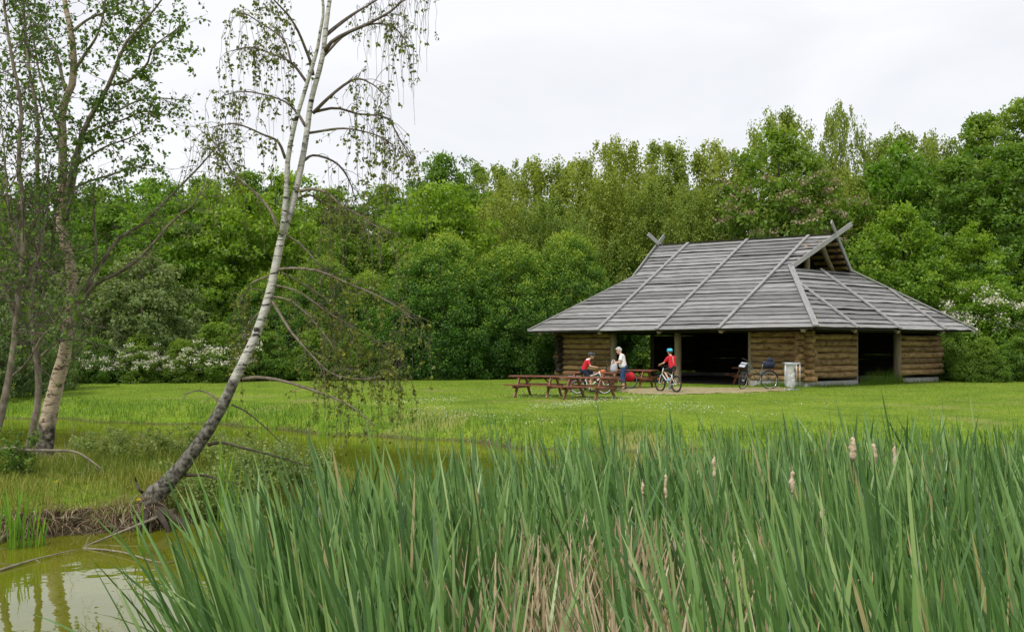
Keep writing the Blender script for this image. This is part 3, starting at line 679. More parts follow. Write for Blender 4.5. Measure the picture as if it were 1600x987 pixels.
KNAME = {'maple': 'broadleaf_tree', 'birch': 'birch_tree', 'ash': 'broadleaf_tree', 'rowan': 'flowering_tree', 'pale': 'broadleaf_tree', 'lime': 'broadleaf_tree', 'hedge': 'hedge_shrub', 'shrub': 'shrub', 'hawthorn': 'flowering_shrub', 'willow': 'willow_shrub'}
def plant(key, px, top, d, width=1.0, label='', cat='tree', group=None, base=None):
    """one tree or shrub: its top stands at photo height top when seen at distance d"""
    cm, tm, h0, r0_, ex = PROTO[key]
    x = (px - 800) * d / F; z = float(ground(x, d)) if base is None else base
    hh = CAMZ - (top - HY) * d / F - z; s = hh / h0
    name = 'flowering_shrub' if key == 'shrub_white' else KNAME[key.split('_')[0]]
    e = empty(name, (x, d, z), R.uniform(0, 6.28)); e.scale = (s * width * R.uniform(0.95, 1.05), s * width * R.uniform(0.95, 1.05), s)
    link('trunk', tm, e); link('foliage' if cat == 'shrub' else 'crown', cm, e)
    for b_ in ex: link('blossom', b_, e)
    tag(e, label, cat, group)
    return e

# skyline row, far side of the wood
ordn = ['first', 'second', 'third', 'fourth', 'fifth', 'sixth', 'seventh', 'eighth', 'ninth', 'tenth', 'eleventh', 'twelfth', 'thirteenth', 'fourteenth', 'fifteenth', 'sixteenth', 'seventeenth', 'eighteenth', 'nineteenth', 'twentieth', 'twenty first', 'twenty second']
KIND = {'maple': 'bright green maple', 'birch': 'olive green birch', 'ash': 'dark green tree'}
back = [(-20, 262, 'ash_a', 1.0), (65, 280, 'maple_a', 1.1), (150, 292, 'ash_b', 1.1), (235, 282, 'maple_b', 1.0), (310, 276, 'ash_a', 0.95), (385, 268, 'ash_b', 1.0), (450, 262, 'maple_a', 0.9), (525, 294, 'ash_a', 1.1),
        (600, 288, 'ash_b', 1.0), (690, 240, 'ash_b', 0.72), (765, 252, 'birch_a', 1.25), (835, 244, 'birch_b', 1.2), (895, 246, 'birch_a', 1.15), (960, 213, 'birch_b', 1.2), (1040, 216, 'birch_a', 1.25), (1120, 220, 'birch_b', 1.25), (1222, 168, 'birch_a', 1.0),
        (1312, 160, 'birch_b', 0.62), (1398, 200, 'birch_a', 1.15), (1455, 205, 'birch_b', 1.05), (1525, 178, 'ash_a', 0.9), (1600, 156, 'ash_b', 1.0)]
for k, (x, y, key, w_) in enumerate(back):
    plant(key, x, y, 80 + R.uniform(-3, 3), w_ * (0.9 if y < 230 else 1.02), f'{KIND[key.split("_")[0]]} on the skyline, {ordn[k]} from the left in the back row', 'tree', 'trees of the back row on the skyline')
# middle row
mid = [(-40, 330, 66, 'maple_a', 1.1, 'leafy bright maple behind the bare stems at the left picture edge'),
       (60, 345, 64, 'ash_a', 1.0, 'dark green tree behind the tan birch trunk at the left'),
       (175, 318, 64, 'ash_b', 1.2, 'dark green tree between the tan birch and the two bright maples'),
       (265, 302, 62, 'maple_a', 1.0, 'bright green maple behind the bare branches, left of the two standing together'),
       (355, 292, 63, 'maple_b', 1.0, 'bright green maple left of the leaning birch, right of the two standing together'),
       (445, 318, 65, 'maple_a', 0.9, 'maple crown straight behind the leaning birch trunk'),
       (540, 335, 64, 'ash_a', 1.05, 'dark tree behind the hanging twigs of the leaning birch'),
       (610, 320, 66, 'ash_b', 1.1, 'dark tree between the leaning birch and the yellowish maple'),
       (680, 288, 63, 'maple_b', 0.95, 'rounded yellowish maple rising above the left end of the clipped hedge'),
       (775, 300, 68, 'birch_b', 1.15, 'drooping olive birch just right of the yellowish maple above the hedge'),
       (860, 305, 66, 'birch_a', 1.15, 'drooping olive birch over the middle of the hedge'),
       (945, 268, 70, 'birch_b', 1.1, 'drooping olive birch over the right end of the hedge'),
       (1030, 270, 69, 'birch_a', 1.1, 'drooping olive birch above the left gable of the hut'),
       (1105, 290, 68, 'birch_b', 1.1, 'lower olive birch behind the middle of the hut ridge'),
       (1215, 205, 66, 'rowan', 0.95, 'dark flowering tree with faded pinkish clusters behind the hut ridge'),
       (1325, 262, 69, 'birch_b', 0.95, 'olive birch between the flowering tree and the pale dotted tree'),
       (1405, 228, 68, 'pale', 0.95, 'tree dotted with pale upturned leaves behind the hut'),
       (1500, 245, 66, 'ash_a', 1.0, 'dark green tree at the right behind the white hawthorn'),
       (1585, 225, 64, 'ash_b', 1.2, 'dark green tree cut by the right picture edge')]
for x, y, d, key, w_, lab in mid: plant(key, x, y, d, w_, lab, 'tree')
# front row of shrubs and the hedge
front = [('lime', 1405, 322, 59, 1.0, 'yellow green leafy tree close behind the right end of the hut', 'tree'),
         ('pale', 1520, 352, 60, 1.0, 'lower green tree with pale shoots behind the white hawthorn', 'tree'),
         ('hawthorn', 1548, 434, 55.5, 1.05, 'large white flowering hawthorn at the right behind the hut', 'shrub'),
         ('shrub', 1478, 498, 53, 0.9, 'dark shrub under the white hawthorn at the hut eave', 'shrub'),
         ('shrub', 1535, 528, 50, 0.95, 'round green shrub right of the hut by the lawn', 'shrub'),
         ('shrub', 1600, 522, 51, 1.0, 'green shrub at the lawn cut by the right picture edge', 'shrub'),
         ('hedge_a', 688, 372, 56, 1.02, 'tall dense hedge bush, left of the rounded group by the lawn', 'shrub'),
         ('hedge_b', 800, 384, 57.5, 1.0, 'tall dense hedge bush in the middle of the group by the lawn', 'shrub'),
         ('hedge_a', 885, 370, 59, 0.85, 'tall dense hedge bush left of the hut roof', 'shrub'),
         ('hedge_b', 972, 378, 70, 0.80, 'tall dense hedge bush half hidden by the left hut gable', 'shrub'),
         ('hedge_a', 580, 428, 58, 0.9, 'dark hedge bush behind the hanging birch twigs', 'shrub'),
         ('hedge_b', 505, 408, 59, 0.95, 'dark hedge bush right behind the leaning trunk', 'shrub'),
         ('hedge_a', 420, 430, 59, 0.9, 'dark bush seen left of the leaning trunk above the lawn', 'shrub'),
         ('willow', 222, 398, 54, 1.05, 'grey green willow bush left of the bright maples', 'shrub'),
         ('willow', 120, 420, 55, 1.0, 'grey green willow bush behind the tan birch trunk', 'shrub'),
         ('ash_b', 330, 420, 60, 0.8, 'dark low tree under the bright maples', 'tree'),
         ('shrub_white', 345, 505, 51.5, 1.15, 'dark shrub with white blossom nearest the leaning birch', 'shrub'),
         ('shrub_white', 285, 530, 51, 1.0, 'dark shrub with white blossom, middle one on the far lawn edge', 'shrub'),
         ('shrub_white', 222, 522, 51, 1.0, 'dark shrub with white blossom between tan birch and middle blossom shrub', 'shrub'),
         ('shrub_white', 150, 528, 50.5, 1.0, 'dark shrub with white blossom beside the tan birch trunk', 'shrub'),
         ('shrub', 415, 520, 52.5, 1.1, 'dark leafy shrub behind the middle of the leaning trunk', 'shrub'),
         ('shrub', 490, 515, 53, 1.1, 'dark leafy shrub on the lawn edge just right of the leaning trunk', 'shrub'),
         ('shrub', 560, 518, 53, 1.1, 'dark leafy shrub on the lawn edge before the hedge group', 'shrub'),
         ('shrub', 70, 535, 48, 1.1, 'dark shrub behind the trunks at the left lawn edge', 'shrub'),
         ('willow', 12, 440, 40.5, 0.8, 'grey green willow hanging over the water at the left edge', 'shrub'),
         ('willow', 75, 470, 45, 0.7, 'low willow on the bank behind the tan birch', 'shrub')]
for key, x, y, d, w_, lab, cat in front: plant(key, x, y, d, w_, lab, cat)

# the wood goes on behind: one mass of leaves
cm, tm, h0, r0_, _ = PROTO['ash_a']
g_ = np.random.default_rng(3)
parts = []
for k in range(60):
    x0, y0 = g_.uniform(-75, 75), g_.uniform(90, 104)
    V, Fq, T, C = crown(900 + k, kind='egg', z0=0.0, z1=g_.uniform(10, 13) + (3.6 if x0 > 6 else 0), rad=g_.uniform(4, 5.2), nclump=90, per=30, leaf=0.6, clump_r=1.2, top_tint=0.3)
    parts.append((V + [x0, y0, 0], Fq, T))
V, Fq, T = join(parts)
tag(link('far_wood', np_mesh('far_wood', V, Fq, LEAF['dark'], T, smooth=False)), 'deep green wood beyond the front trees', 'wood', kind='stuff')
# low growth that closes the foot of the wood
parts = []
for k in range(90):
    x0 = g_.uniform(-38, 40); y0 = g_.uniform(60, 72)
    if 1 < x0 < 22: y0 = max(y0, 68.5)
    V, Fq, T, C = crown(1200 + k, kind='dome', z0=0.0, z1=g_.uniform(2, 4), rad=g_.uniform(1.5, 2.5), nclump=50, per=30, leaf=0.24, clump_r=0.6, top_tint=0.3)
    parts.append((V + [x0, y0, 0], Fq, T))
V, Fq, T = join(parts)
tag(link('undergrowth', np_mesh('undergrowth', V, Fq, LEAF['dark'], T, smooth=False)), 'dark undergrowth at the foot of the wood', 'undergrowth', kind='stuff')

# ---- blades: grass and reeds
def blades(P, az, L, W, lean, curl, tint, nseg=4, taper=1.0, twist=0.0):
    """strips that rise from P, lean towards az and bend over"""
    n_ = len(P); L, W, lean, curl, az, tint = [np.broadcast_to(np.asarray(q, float), (n_,)) for q in (L, W, lean, curl, az, tint)]
    dirh = np.stack([np.cos(az), np.sin(az), np.zeros(n_)], 1); face = (az + np.pi / 2) if twist == 0 else R.uniform(0, 6.28, n_)
    V = np.zeros((n_, nseg + 1, 2, 3)); pos = P.copy(); ang = lean.copy()
    for k in range(nseg + 1):
        t = k / nseg
        wk = W * (1 - t ** (2.2 if twist == 0 else 12.0) * taper) * (0.75 + 0.25 * min(1, t * 3)) / 2
        fa = face + twist * 0.6 * t
        s = np.stack([np.cos(fa), np.sin(fa), np.zeros(n_)], 1) * wk[:, None]
        V[:, k, 0] = pos - s; V[:, k, 1] = pos + s
        ang = lean + curl * t
        pos = pos + (dirh * np.sin(ang)[:, None] + np.array([0, 0, 1]) * np.cos(ang)[:, None]) * (L / nseg)[:, None]
    b0 = np.arange(n_)[:, None] * (nseg + 1) * 2 + np.arange(nseg)[None] * 2
    Fq = np.stack([b0, b0 + 1, b0 + 3, b0 + 2], -1).reshape(-1, 4)
    return V.reshape(-1, 3), Fq, np.repeat(tint, nseg)

def scatter(n_, x0, x1, y0, y1, keep=None):
    X, Y = R.uniform(x0, x1, n_), R.uniform(y0, y1, n_)
    if keep is not None:
        k = keep(X, Y); X, Y = X[k], Y[k]
    return np.stack([X, Y, ground(X, Y)], 1)
def in_view(X, Y, mg_=1.5): return np.abs(X) < 0.47 * Y + mg_
def hut_clear(X, Y):
    q = np.stack([X - HC[0], Y - HC[1]], -1); u = q @ U2; v = q @ V2
    return ~((u > WI - 0.3) & (u < HL - 0.7) & (v > WI - 0.25) & (v < HW - 0.7))
def off_path(X, Y): return poly_sd(X, Y, ring) + 0.25 * wob(X * 2, Y * 2) < -0.05
def tshore(X, Y): return Y - shore(X) + 0.35 * np.sin(X * 0.9) + 0.2 * np.sin(X * 2.3 + 1)
def patch(X, Y): return 0.5 + 0.5 * np.sin(X * 0.8 + 1.3 * np.sin(Y * 0.5)) * np.cos(Y * 0.7 + np.sin(X * 0.6))

P = scatter(260000, -26, 27, 27, 51, lambda X, Y: in_view(X, Y) & (R.random(X.shape) < 0.35 + 0.9 * patch(X * 0.55 + 1, Y * 0.6)) & (tshore(X, Y) > 1.8) & hut_clear(X, Y) & (off_path(X, Y) | (R.random(X.shape) < 0.08)))
n_ = len(P); pt = patch(P[:, 0], P[:, 1])
V, Fq, T = blades(P, R.uniform(0, 6.28, n_), R.uniform(0.018, 0.05, n_), R.uniform(0.012, 0.024, n_), R.uniform(0, 0.9, n_), 0.4, np.clip(R.normal(0.38, 0.2, n_) + 0.35 * (pt - 0.5) + 0.3 * (patch(P[:, 0] * 0.35 + 3, P[:, 1] * 0.4) - 0.5), 0, 1), 1, 0.8)
tag(link('lawn_grass', np_mesh('lawn_grass', V, Fq, LEAF['lawn'], T, smooth=False)), 'short mown grass of the lawn', 'grass', kind='stuff')

P = scatter(130000, -25, 16, 24, 46, lambda X, Y: in_view(X, Y) & (tshore(X, Y) > -0.22) & (tshore(X, Y) < 3.3 + 0.5 * np.sin(X) - np.clip(X, 0, 3) * 0.5) & (R.random(X.shape) < 1.1 - 0.2 * tshore(X, Y)))
n_ = len(P); t = tshore(P[:, 0], P[:, 1]); tuft = patch(P[:, 0] * 3, P[:, 1] * 3)
V, Fq, T = blades(P, R.uniform(0, 6.28, n_), (0.07 + 0.20 * np.clip((3.2 - t) / 2.6, 0, 1) * (0.25 + tuft)) * R.uniform(0.6, 1.3, n_), R.uniform(0.010, 0.02, n_), R.uniform(0, 0.5, n_), R.uniform(0.1, 1.0, n_), np.clip(R.normal(0.42, 0.22, n_) + 0.3 * (patch(P[:, 0], P[:, 1]) - 0.5), 0, 1), 3)
tag(link('bank_grass', np_mesh('bank_grass', V, Fq, LEAF['bank'], T, smooth=False)), 'long unmown grass on the far pond bank', 'grass', kind='stuff')

# weeds before the hut walls and in its right doorway
pw = []
for (u0, v0, u1, v1, n__, hmax) in ((WI - 0.4, WI - 0.3, WI - 0.35, HW - WI, 1800, 0.2), (WI - 0.4, vA + 0.1, WI + 0.1, vB - 0.2, 900, 0.75), (WI, WI - 0.35, uA - 0.6, WI - 0.3, 1200, 0.3), (uB, WI - 0.4, HL - WI, WI - 0.3, 900, 0.2)):
    u = R.uniform(u0 - 0.15, u1 + 0.15, n__); v = R.uniform(v0 - 0.15, v1 + 0.15, n__)
    q = HC + u[:, None] * U2 + v[:, None] * V2
    pw.append((np.stack([q[:, 0], q[:, 1], ground(q[:, 0], q[:, 1])], 1), R.uniform(0.15, 1, n__) ** 1.7 * hmax * (0.35 + 0.9 * patch(q[:, 0] * 3.3, q[:, 1] * 2.9))))
P = np.concatenate([a for a, _ in pw]); L = np.concatenate([b_ for _, b_ in pw]); n_ = len(P)
V, Fq, T = blades(P, R.uniform(0, 6.28, n_), L, R.uniform(0.012, 0.022, n_), R.uniform(0, 0.3, n_), R.uniform(0.1, 0.8, n_), np.clip(R.normal(0.5, 0.2, n_), 0, 1), 3)
tag(link('wall_weeds', np_mesh('wall_weeds', V, Fq, LEAF['bank'], T, smooth=False)), 'tall weeds along the hut wall and doorway', 'weeds', kind='stuff')

# rough grass on the spit with the birches
def psd(X, Y): return poly_sd(X, Y, PEN) + 0.16 * wob(X * 1.4, Y * 1.4)
P = scatter(150000, -13, -2, 13, 23, lambda X, Y: in_view(X, Y, 1) & (psd(X, Y) > 0.05) & (R.random(X.shape) < 0.35 + 0.65 * patch(X * 2.2, Y * 2.2)))
n_ = len(P); pt = patch(P[:, 0] * 1.7, P[:, 1] * 1.7)
V, Fq, T = blades(P, R.uniform(0, 6.28, n_), R.uniform(0.08, 0.36, n_) * (0.45 + 0.9 * pt), R.uniform(0.006, 0.012, n_), R.uniform(0, 0.55, n_), R.uniform(0.2, 1.2, n_), np.clip(R.normal(0.46, 0.26, n_) + 0.5 * (patch(P[:, 0] * 0.9 + 4, P[:, 1] * 1.1) - 0.5), 0, 1), 3)
tag(link('rough_grass', np_mesh('rough_grass', V, Fq, LEAF['rough_grass'], T, smooth=False)), 'rough yellowish grass on the spit under the birches', 'grass', kind='stuff')
# dead grass hanging over the cut edge of the spit
P = scatter(110000, -12, -4.4, 13, 16.5, lambda X, Y: in_view(X, Y, 1) & (np.abs(psd(X, Y) - 0.16) < 0.12) & (R.random(X.shape) < patch(X * 2.7 + 1, Y * 2.1)))
n_ = len(P)
V, Fq, T = blades(P, R.normal(-1.5, 0.5, n_), R.uniform(0.12, 0.55, n_) * (0.5 + 0.8 * patch(P[:, 0] * 5.1, P[:, 1] * 3.3)), R.uniform(0.004, 0.008, n_), R.uniform(0.3, 1.4, n_), R.uniform(0.9, 1.9, n_), np.clip(R.normal(0.45, 0.25, n_), 0, 1), 4)
tag(link('hanging_grass', np_mesh('hanging_grass', V, Fq, LEAF['dead_reed'], T, smooth=False)), 'dead straw hanging over the cut bank of the spit', 'grass', kind='stuff')

# daisies on the lawn
P = scatter(120000, -9, 12, 26.5, 46, lambda X, Y: in_view(X, Y) & (tshore(X, Y) > 1.5) & hut_clear(X, Y) & off_path(X, Y) & (R.random(X.shape) < np.clip(patch(X * 1.2 + 2, Y * 0.9) - 0.40, 0, 1) ** 1.2 * np.exp(-((X - 0.5) / 5) ** 2 - ((Y - 33) / 4.5) ** 2) * 1.3))
P[:, 2] += R.uniform(0.05, 0.10, len(P)); n_ = len(P); th = np.arange(6) * np.pi / 3
rr = R.uniform(0.007, 0.014, n_); tilt = R.normal(0, 0.35, (n_, 2))
dv = np.stack([np.cos(th), np.sin(th), np.zeros(6)], 1)
V = P[:, None] + rr[:, None, None] * dv[None]; V[..., 2] += (rr[:, None] * (tilt[:, :1] * dv[None, :, 0] + tilt[:, 1:] * dv[None, :, 1]))
hexf = np.arange(n_ * 6).reshape(-1, 6); yel = R.random(n_) < 0.1
V2_, f2 = V.reshape(-1, 3), hexf
tag(link('daisies', np_mesh('daisies', V2_, f2[~yel], LEAF['daisy'], R.random((~yel).sum()), smooth=False)), 'tiny white daisies scattered over the lawn', 'flowers', kind='stuff')
tag(link('buttercups', np_mesh('buttercups', V2_, f2[yel], LEAF['buttercup'], R.random(yel.sum()), smooth=False)), 'tiny yellow buttercups among the daisies', 'flowers', kind='stuff')

# ------------------------------------------------------------------ reed bed
BED = np.array([(0.12, 2.4), (-0.22, 3.4), (-0.80, 4.6), (-1.34, 5.5), (-1.60, 6.3), (-1.48, 7.1), (-1.15, 8.1), (-0.6, 9.2), (0.4, 10.2), (1.8, 11.2), (4.0, 11.8), (7.5, 11.6), (7.5, 2.4)])
def thin(X, Y):                              # the thin stand where last year's dead reeds show
    p = X / Y
    return np.exp(-((p - 0.105) / 0.145) ** 4) * np.clip((7.8 - Y) / 1.6, 0, 1) * (0.80 + 0.20 * np.clip(1.6 * patch(X * 4, Y * 4), 0, 1))
X, Y = R.uniform(-2, 7.5, 40000), R.uniform(2.4, 11.6, 40000)
dens = 0.27 * (1 - 0.985 * thin(X, Y)) * np.clip(0.65 + 0.35 * (Y < 8), 0, 1)
k = (poly_sd(X, Y, BED) > 0) & (np.abs(X) < 0.47 * Y + 0.7) & (R.random(X.shape) < dens)
X, Y = X[k], Y[k]
nb = R.integers(3, 6, len(X)); i = np.repeat(np.arange(len(X)), nb); n_ = len(i)
P = np.stack([X[i] + R.normal(0, 0.03, n_), Y[i] + R.normal(0, 0.03, n_), np.full(n_, WATER - 0.15)], 1)
edge = np.clip(1.0 - (P[:, 0] + 1.7) / 1.0, 0, 1)
hgt = R.normal(1.68, 0.14, n_) * (1 - 0.02 * edge) + 0.05 * np.sin(P[:, 0] * 2 + P[:, 1] * 1.3)
leanL = np.abs(R.normal(0.0, 0.10, len(X)))[i] + np.abs(R.normal(0.05, 0.17, n_)) + 0.05 * edge
az = np.pi + R.normal(0, 0.5, len(X))[i] + R.normal(0, 0.7, n_); az = np.where(R.random(n_) < 0.34, R.uniform(0, 6.28, n_), az)
V, Fq, T = blades(P, az, hgt * R.uniform(0.82, 1.08, n_), R.uniform(0.016, 0.030, n_) * np.interp(P[:, 1], [2.5, 4.5, 10], [0.68, 0.9, 1.0]), np.abs(leanL), np.abs(R.normal(0.06, 0.13, n_)) + 0.10 * edge + (R.random(n_) < 0.07) * R.uniform(0.3, 1.3, n_), np.clip(R.beta(1.25, 1.35, n_) * 0.93 + (R.random(n_) < 0.09) * R.uniform(0.2, 0.5, n_), 0, 1), 11, 1.0, 0.5)
tag(link('reed_bed', np_mesh('reed_bed', V, Fq, LEAF['reed'], T, smooth=False)), 'dense bed of tall blue green reed blades in the foreground', 'reeds', kind='stuff')
# dead stalks between
X, Y = R.uniform(-1.4, 5.5, 36000), R.uniform(2.6, 9.0, 36000)
dn = 0.015 + 0.85 * thin(X, Y) * np.clip((Y - 3.2) / 1.5, 0.10, 1) + 0.12 * np.exp(-((X / Y - 0.2) / 0.1) ** 2) * (Y < 8)
k = (poly_sd(X, Y, BED) > 0.15) & (np.abs(X) < 0.47 * Y + 0.4) & (R.random(X.shape) < dn); X, Y = X[k], Y[k]; n_ = len(X)
broken = R.random(n_) < 0.35
V, Fq, T = blades(np.stack([X, Y, np.full(n_, WATER - 0.1)], 1), R.uniform(0, 6.28, n_), R.uniform(0.85, 1.56, n_) * (1 - 0.25 * broken), R.uniform(0.010, 0.022, n_), np.abs(R.normal(0.08, 0.12, n_)) + broken * R.uniform(0.1, 0.9, n_), R.uniform(0, 0.5, n_) + broken * R.uniform(0.5, 1.9, n_), np.clip(R.normal(0.5, 0.28, n_), 0, 1), 5, 0.7, 0.7)
tag(link('dead_reeds', np_mesh('dead_reeds', V, Fq, LEAF['dead_reed'], T, smooth=False)), 'dry straw coloured reeds from last year among the green', 'reeds', kind='stuff')
# ------------------------------------------------------------------ birches on the spit
def limb_path(px, d, dy, n_=10):
    """traced limb: its pixels at distance d, drifting dy metres in depth towards the tip"""
    k = len(px); Q = smooth_path([at(x, y, d + dy * (i / max(1, k - 1)) ** 1.2) for i, (x, y) in enumerate(px)], n_)
    L = np.linalg.norm(np.diff(Q, axis=0), axis=1).sum(); m_ = max(3, n_ // 3); Jc = R.normal(0, 1, (m_, 3)) * min(0.03, 0.012 * L); Jc[0] = 0; J = np.stack([np.interp(np.linspace(0, m_ - 1, n_), np.arange(m_), Jc[:, c]) for c in range(3)], 1) * (0.35 if n_ > 20 else 1.0)
    return Q + J

class Twigs:
    def __init__(self, g_): self.t = Tubes(); self.g = g_; self.C, self.A, self.N = [], [], []
    def leaf(self, P, ax): self.C.append(P); self.A.append(ax)
    def strand(self, p, L, r_=0.004, leafy=0.5, drift=0.12):
        """thin hanging twig with leaves along its lower part"""
        g_ = self.g; n_ = 7
        d0 = np.array([g_.normal(0, 1), g_.normal(0, 1), 0.0]); d0 /= np.linalg.norm(d0) + 1e-6
        dr = drift * g_.uniform(0.3, 3.2); up = g_.uniform(0, 0.10) * L; s_ = np.linspace(0, 1, n_)
        P = p + d0[None] * (dr * L * (1 - (1 - s_) ** 2.2))[:, None] + np.stack([0 * s_, 0 * s_, up * np.sin(s_ * 3.14) - L * s_ ** g_.uniform(1.2, 1.9)], 1) + g_.normal(0, 0.016, (n_, 3)) * s_[:, None] ** 0.5
        self.t.add(P, np.linspace(r_, r_ * 0.5, n_), 3, cap=False)
        nl = g_.poisson(leafy * L * 8)
        if nl:
            s = g_.random(nl) ** 0.8 * (n_ - 1.001); s = np.repeat(s, g_.integers(1, 5, nl)); i = s.astype(int); f = (s - i)[:, None]; m_ = len(s)
            self.C.append(P[i] * (1 - f) + P[i + 1] * f + g_.normal(0, 0.014, (m_, 3))); self.A.append(unit(g_, m_) * 0.8 + [0, 0, -0.8])
    def spray(self, p, d_, L, r_=0.005, leafy=1.0, sub=3, gravity=0.1):
        """forked twig with leaves"""
        g_ = self.g; n_ = 5; d_ = d_ / np.linalg.norm(d_)
        P = [p]; q = d_.copy()
        for k in range(n_ - 1):
            q = q + g_.normal(0, 0.16, 3) + [0, 0, -gravity]; q /= np.linalg.norm(q); P.append(P[-1] + q * L / (n_ - 1))
        P = np.array(P); self.t.add(P, np.linspace(r_, r_ * 0.4, n_), 4 if r_ > 0.006 else 3, cap=False)
        nl = g_.poisson(leafy * L * 20)
        if nl:
            s = (0.25 + 0.75 * g_.random(nl)) * (n_ - 1.001); i = s.astype(int); f = (s - i)[:, None]
            self.C.append(P[i] * (1 - f) + P[i + 1] * f + g_.normal(0, 0.03, (nl, 3))); self.A.append(unit(g_, nl) + [0, 0, -0.5])
        for _ in range(sub):
            k = g_.integers(1, n_); self.spray(P[k], q + g_.normal(0, 0.7, 3), L * g_.uniform(0.35, 0.6), r_ * 0.6, leafy * 1.2, 0 if sub < 3 else 1, gravity)
    def build(self, parent, leaf_m, twig_m, size):
        o = self.t.build('twigs', twig_m, parent); o['kind'] = 'stuff'
        if not self.C: return
        C = np.concatenate(self.C); A = np.concatenate(self.A); n_ = len(C); L = size * self.g.uniform(0.65, 1.3, n_)
        V, Fq, T = leaves(C, A, unit(self.g, n_) + [0, -0.2, 0.5], L, L * self.g.uniform(0.65, 0.85, n_), np.clip(self.g.normal(0.45, 0.25, n_), 0, 1))
        f = link('foliage', np_mesh('foliage', V, Fq, leaf_m, T, smooth=False), parent); f['kind'] = 'stuff'

def localise(root, origin):
    """meshes were laid out in place: shift them so that they hang under the root at the tree's foot"""
    for c in root.children: c.location = [-float(q) for q in origin]
    root.location = [float(q) for q in origin]

# leaning silver birch
g_ = np.random.default_rng(21); D2 = 15.0
lb = empty('leaning_birch'); tag(lb, 'leaning silver birch with hanging twigs, rooted at the edge of the spit', 'birch tree')
tr = [(228, 800), (240, 776), (264, 752), (300, 708), (340, 648), (368, 590), (395, 535), (415, 480), (428, 428), (440, 372), (455, 326), (470, 262), (480, 203), (486, 158), (503, 93), (510, 37), (515, 0), (522, -60), (526, -130)]
wd = [40, 34, 26, 21, 17.5, 15.8, 14.5, 13.6, 12.8, 12, 11, 10, 9, 8.5, 8, 7.5, 6.5, 5, 3]
P = smooth_path([at(x, y, D2) for x, y in tr], 60); wr = np.interp(np.linspace(0, len(wd) - 1, 60), range(len(wd)), wd) * D2 / F / 2
Tubes().add(P, wr, 12, 0.035).build('trunk', M['bark_lean'], lb)
st = [(441, 366), (447, 300), (450, 250), (460, 203), (474, 155), (493, 90), (500, 53), (506, 15), (500, -40)]
Tubes().add(limb_path(st, D2 - 0.05, -0.5, 26), np.linspace(9.5, 3.5, 26) * D2 / F / 2, 9, 0.03).build('second_stem', M['bark_lean'], lb)
BR = [([(508, 56), (542, 25), (582, 0), (640, -35)], 7, 0.9, 'w', .25), ([(507, 80), (525, 62), (573, 39), (604, 20), (632, 0), (690, -20)], 7, -0.8, 'w', .25), ([(506, 88), (539, 56), (582, 39), (618, 48), (640, 75)], 5, 0.5, 'w', .5),
      ([(489, 118), (484, 93), (469, 56), (452, 31), (424, 0), (405, -40)], 6, -0.6, 'w', .7), ([(480, 130), (455, 99), (424, 84), (393, 73), (362, 80)], 5, 0.5, 'w', .8), ([(455, 99), (446, 68), (430, 48), (396, 25), (365, 18)], 4, 0.9, 'w', .7),
      ([(489, 177), (517, 152), (556, 124), (582, 131), (600, 150)], 6, -0.5, 'w', .35), ([(491, 175), (525, 169), (562, 179), (604, 184), (624, 217), (646, 262)], 5, 0.4, 'w', .6), ([(483, 208), (520, 204), (550, 204), (590, 212), (615, 225)], 4.5, -0.7, 'w', .7),
      ([(477, 197), (463, 172), (441, 156), (384, 145), (350, 150)], 5, 0.6, 'w', .8), ([(446, 248), (435, 222), (410, 211), (368, 195), (330, 200)], 5, -0.5, 'w', 1.0), ([(475, 251), (491, 245), (525, 256), (545, 282), (556, 310)], 5, 0.5, 'w', .2),
      ([(469, 299), (486, 295), (508, 300), (534, 320), (562, 333), (584, 351), (612, 368)], 6, -0.6, 'w', .5), ([(466, 310), (485, 303), (510, 318), (535, 330), (560, 350)], 4, 0.6, 'w', .5), ([(434, 357), (421, 326), (393, 295), (368, 272), (345, 236), (325, 215)], 5.5, 0.5, 'w', .35),
      ([(436, 421), (458, 419), (497, 424), (545, 444), (582, 458), (624, 481), (650, 500)], 5, -0.6, 'w', .6), ([(444, 366), (469, 382), (497, 410), (512, 425)], 4, 0.3, 'w', .2), ([(424, 430), (396, 441), (384, 455), (370, 480)], 3.5, 0.5, 'w', .6),
      ([(380, 592), (403, 589), (444, 595), (488, 610), (533, 628), (568, 651), (590, 668)], 6.5, -0.7, 'b', .25), ([(326, 694), (350, 691), (386, 700), (430, 711), (491, 727)], 6.5, -0.4, 'n', 0), ([(346, 636), (333, 616), (309, 610), (288, 618)], 4.5, 0.2, 'b', .15), ([(362, 632), (386, 642), (415, 669), (440, 690)], 3, -0.3, 'n', 0),
      ([(290, 742), (318, 741), (344, 751), (372, 757)], 6, -0.3, 'n', 0), ([(428, 445), (470, 458), (515, 490), (565, 520), (610, 548), (635, 575)], 4, 0.4, 'w', .7), ([(420, 462), (455, 470), (490, 500), (520, 545)], 3.5, -0.3, 'w', .6), ([(415, 480), (395, 500), (385, 530)], 3, 0.3, 'w', .7), ([(440, 425), (470, 445), (505, 470), (540, 510), (560, 545)], 3.5, 0.7, 'w', .6), ([(425, 470), (450, 515), (464, 535), (494, 562), (525, 584), (569, 592), (600, 585)], 5, -0.5, 'w', .5)]
tw = Twigs(g_)
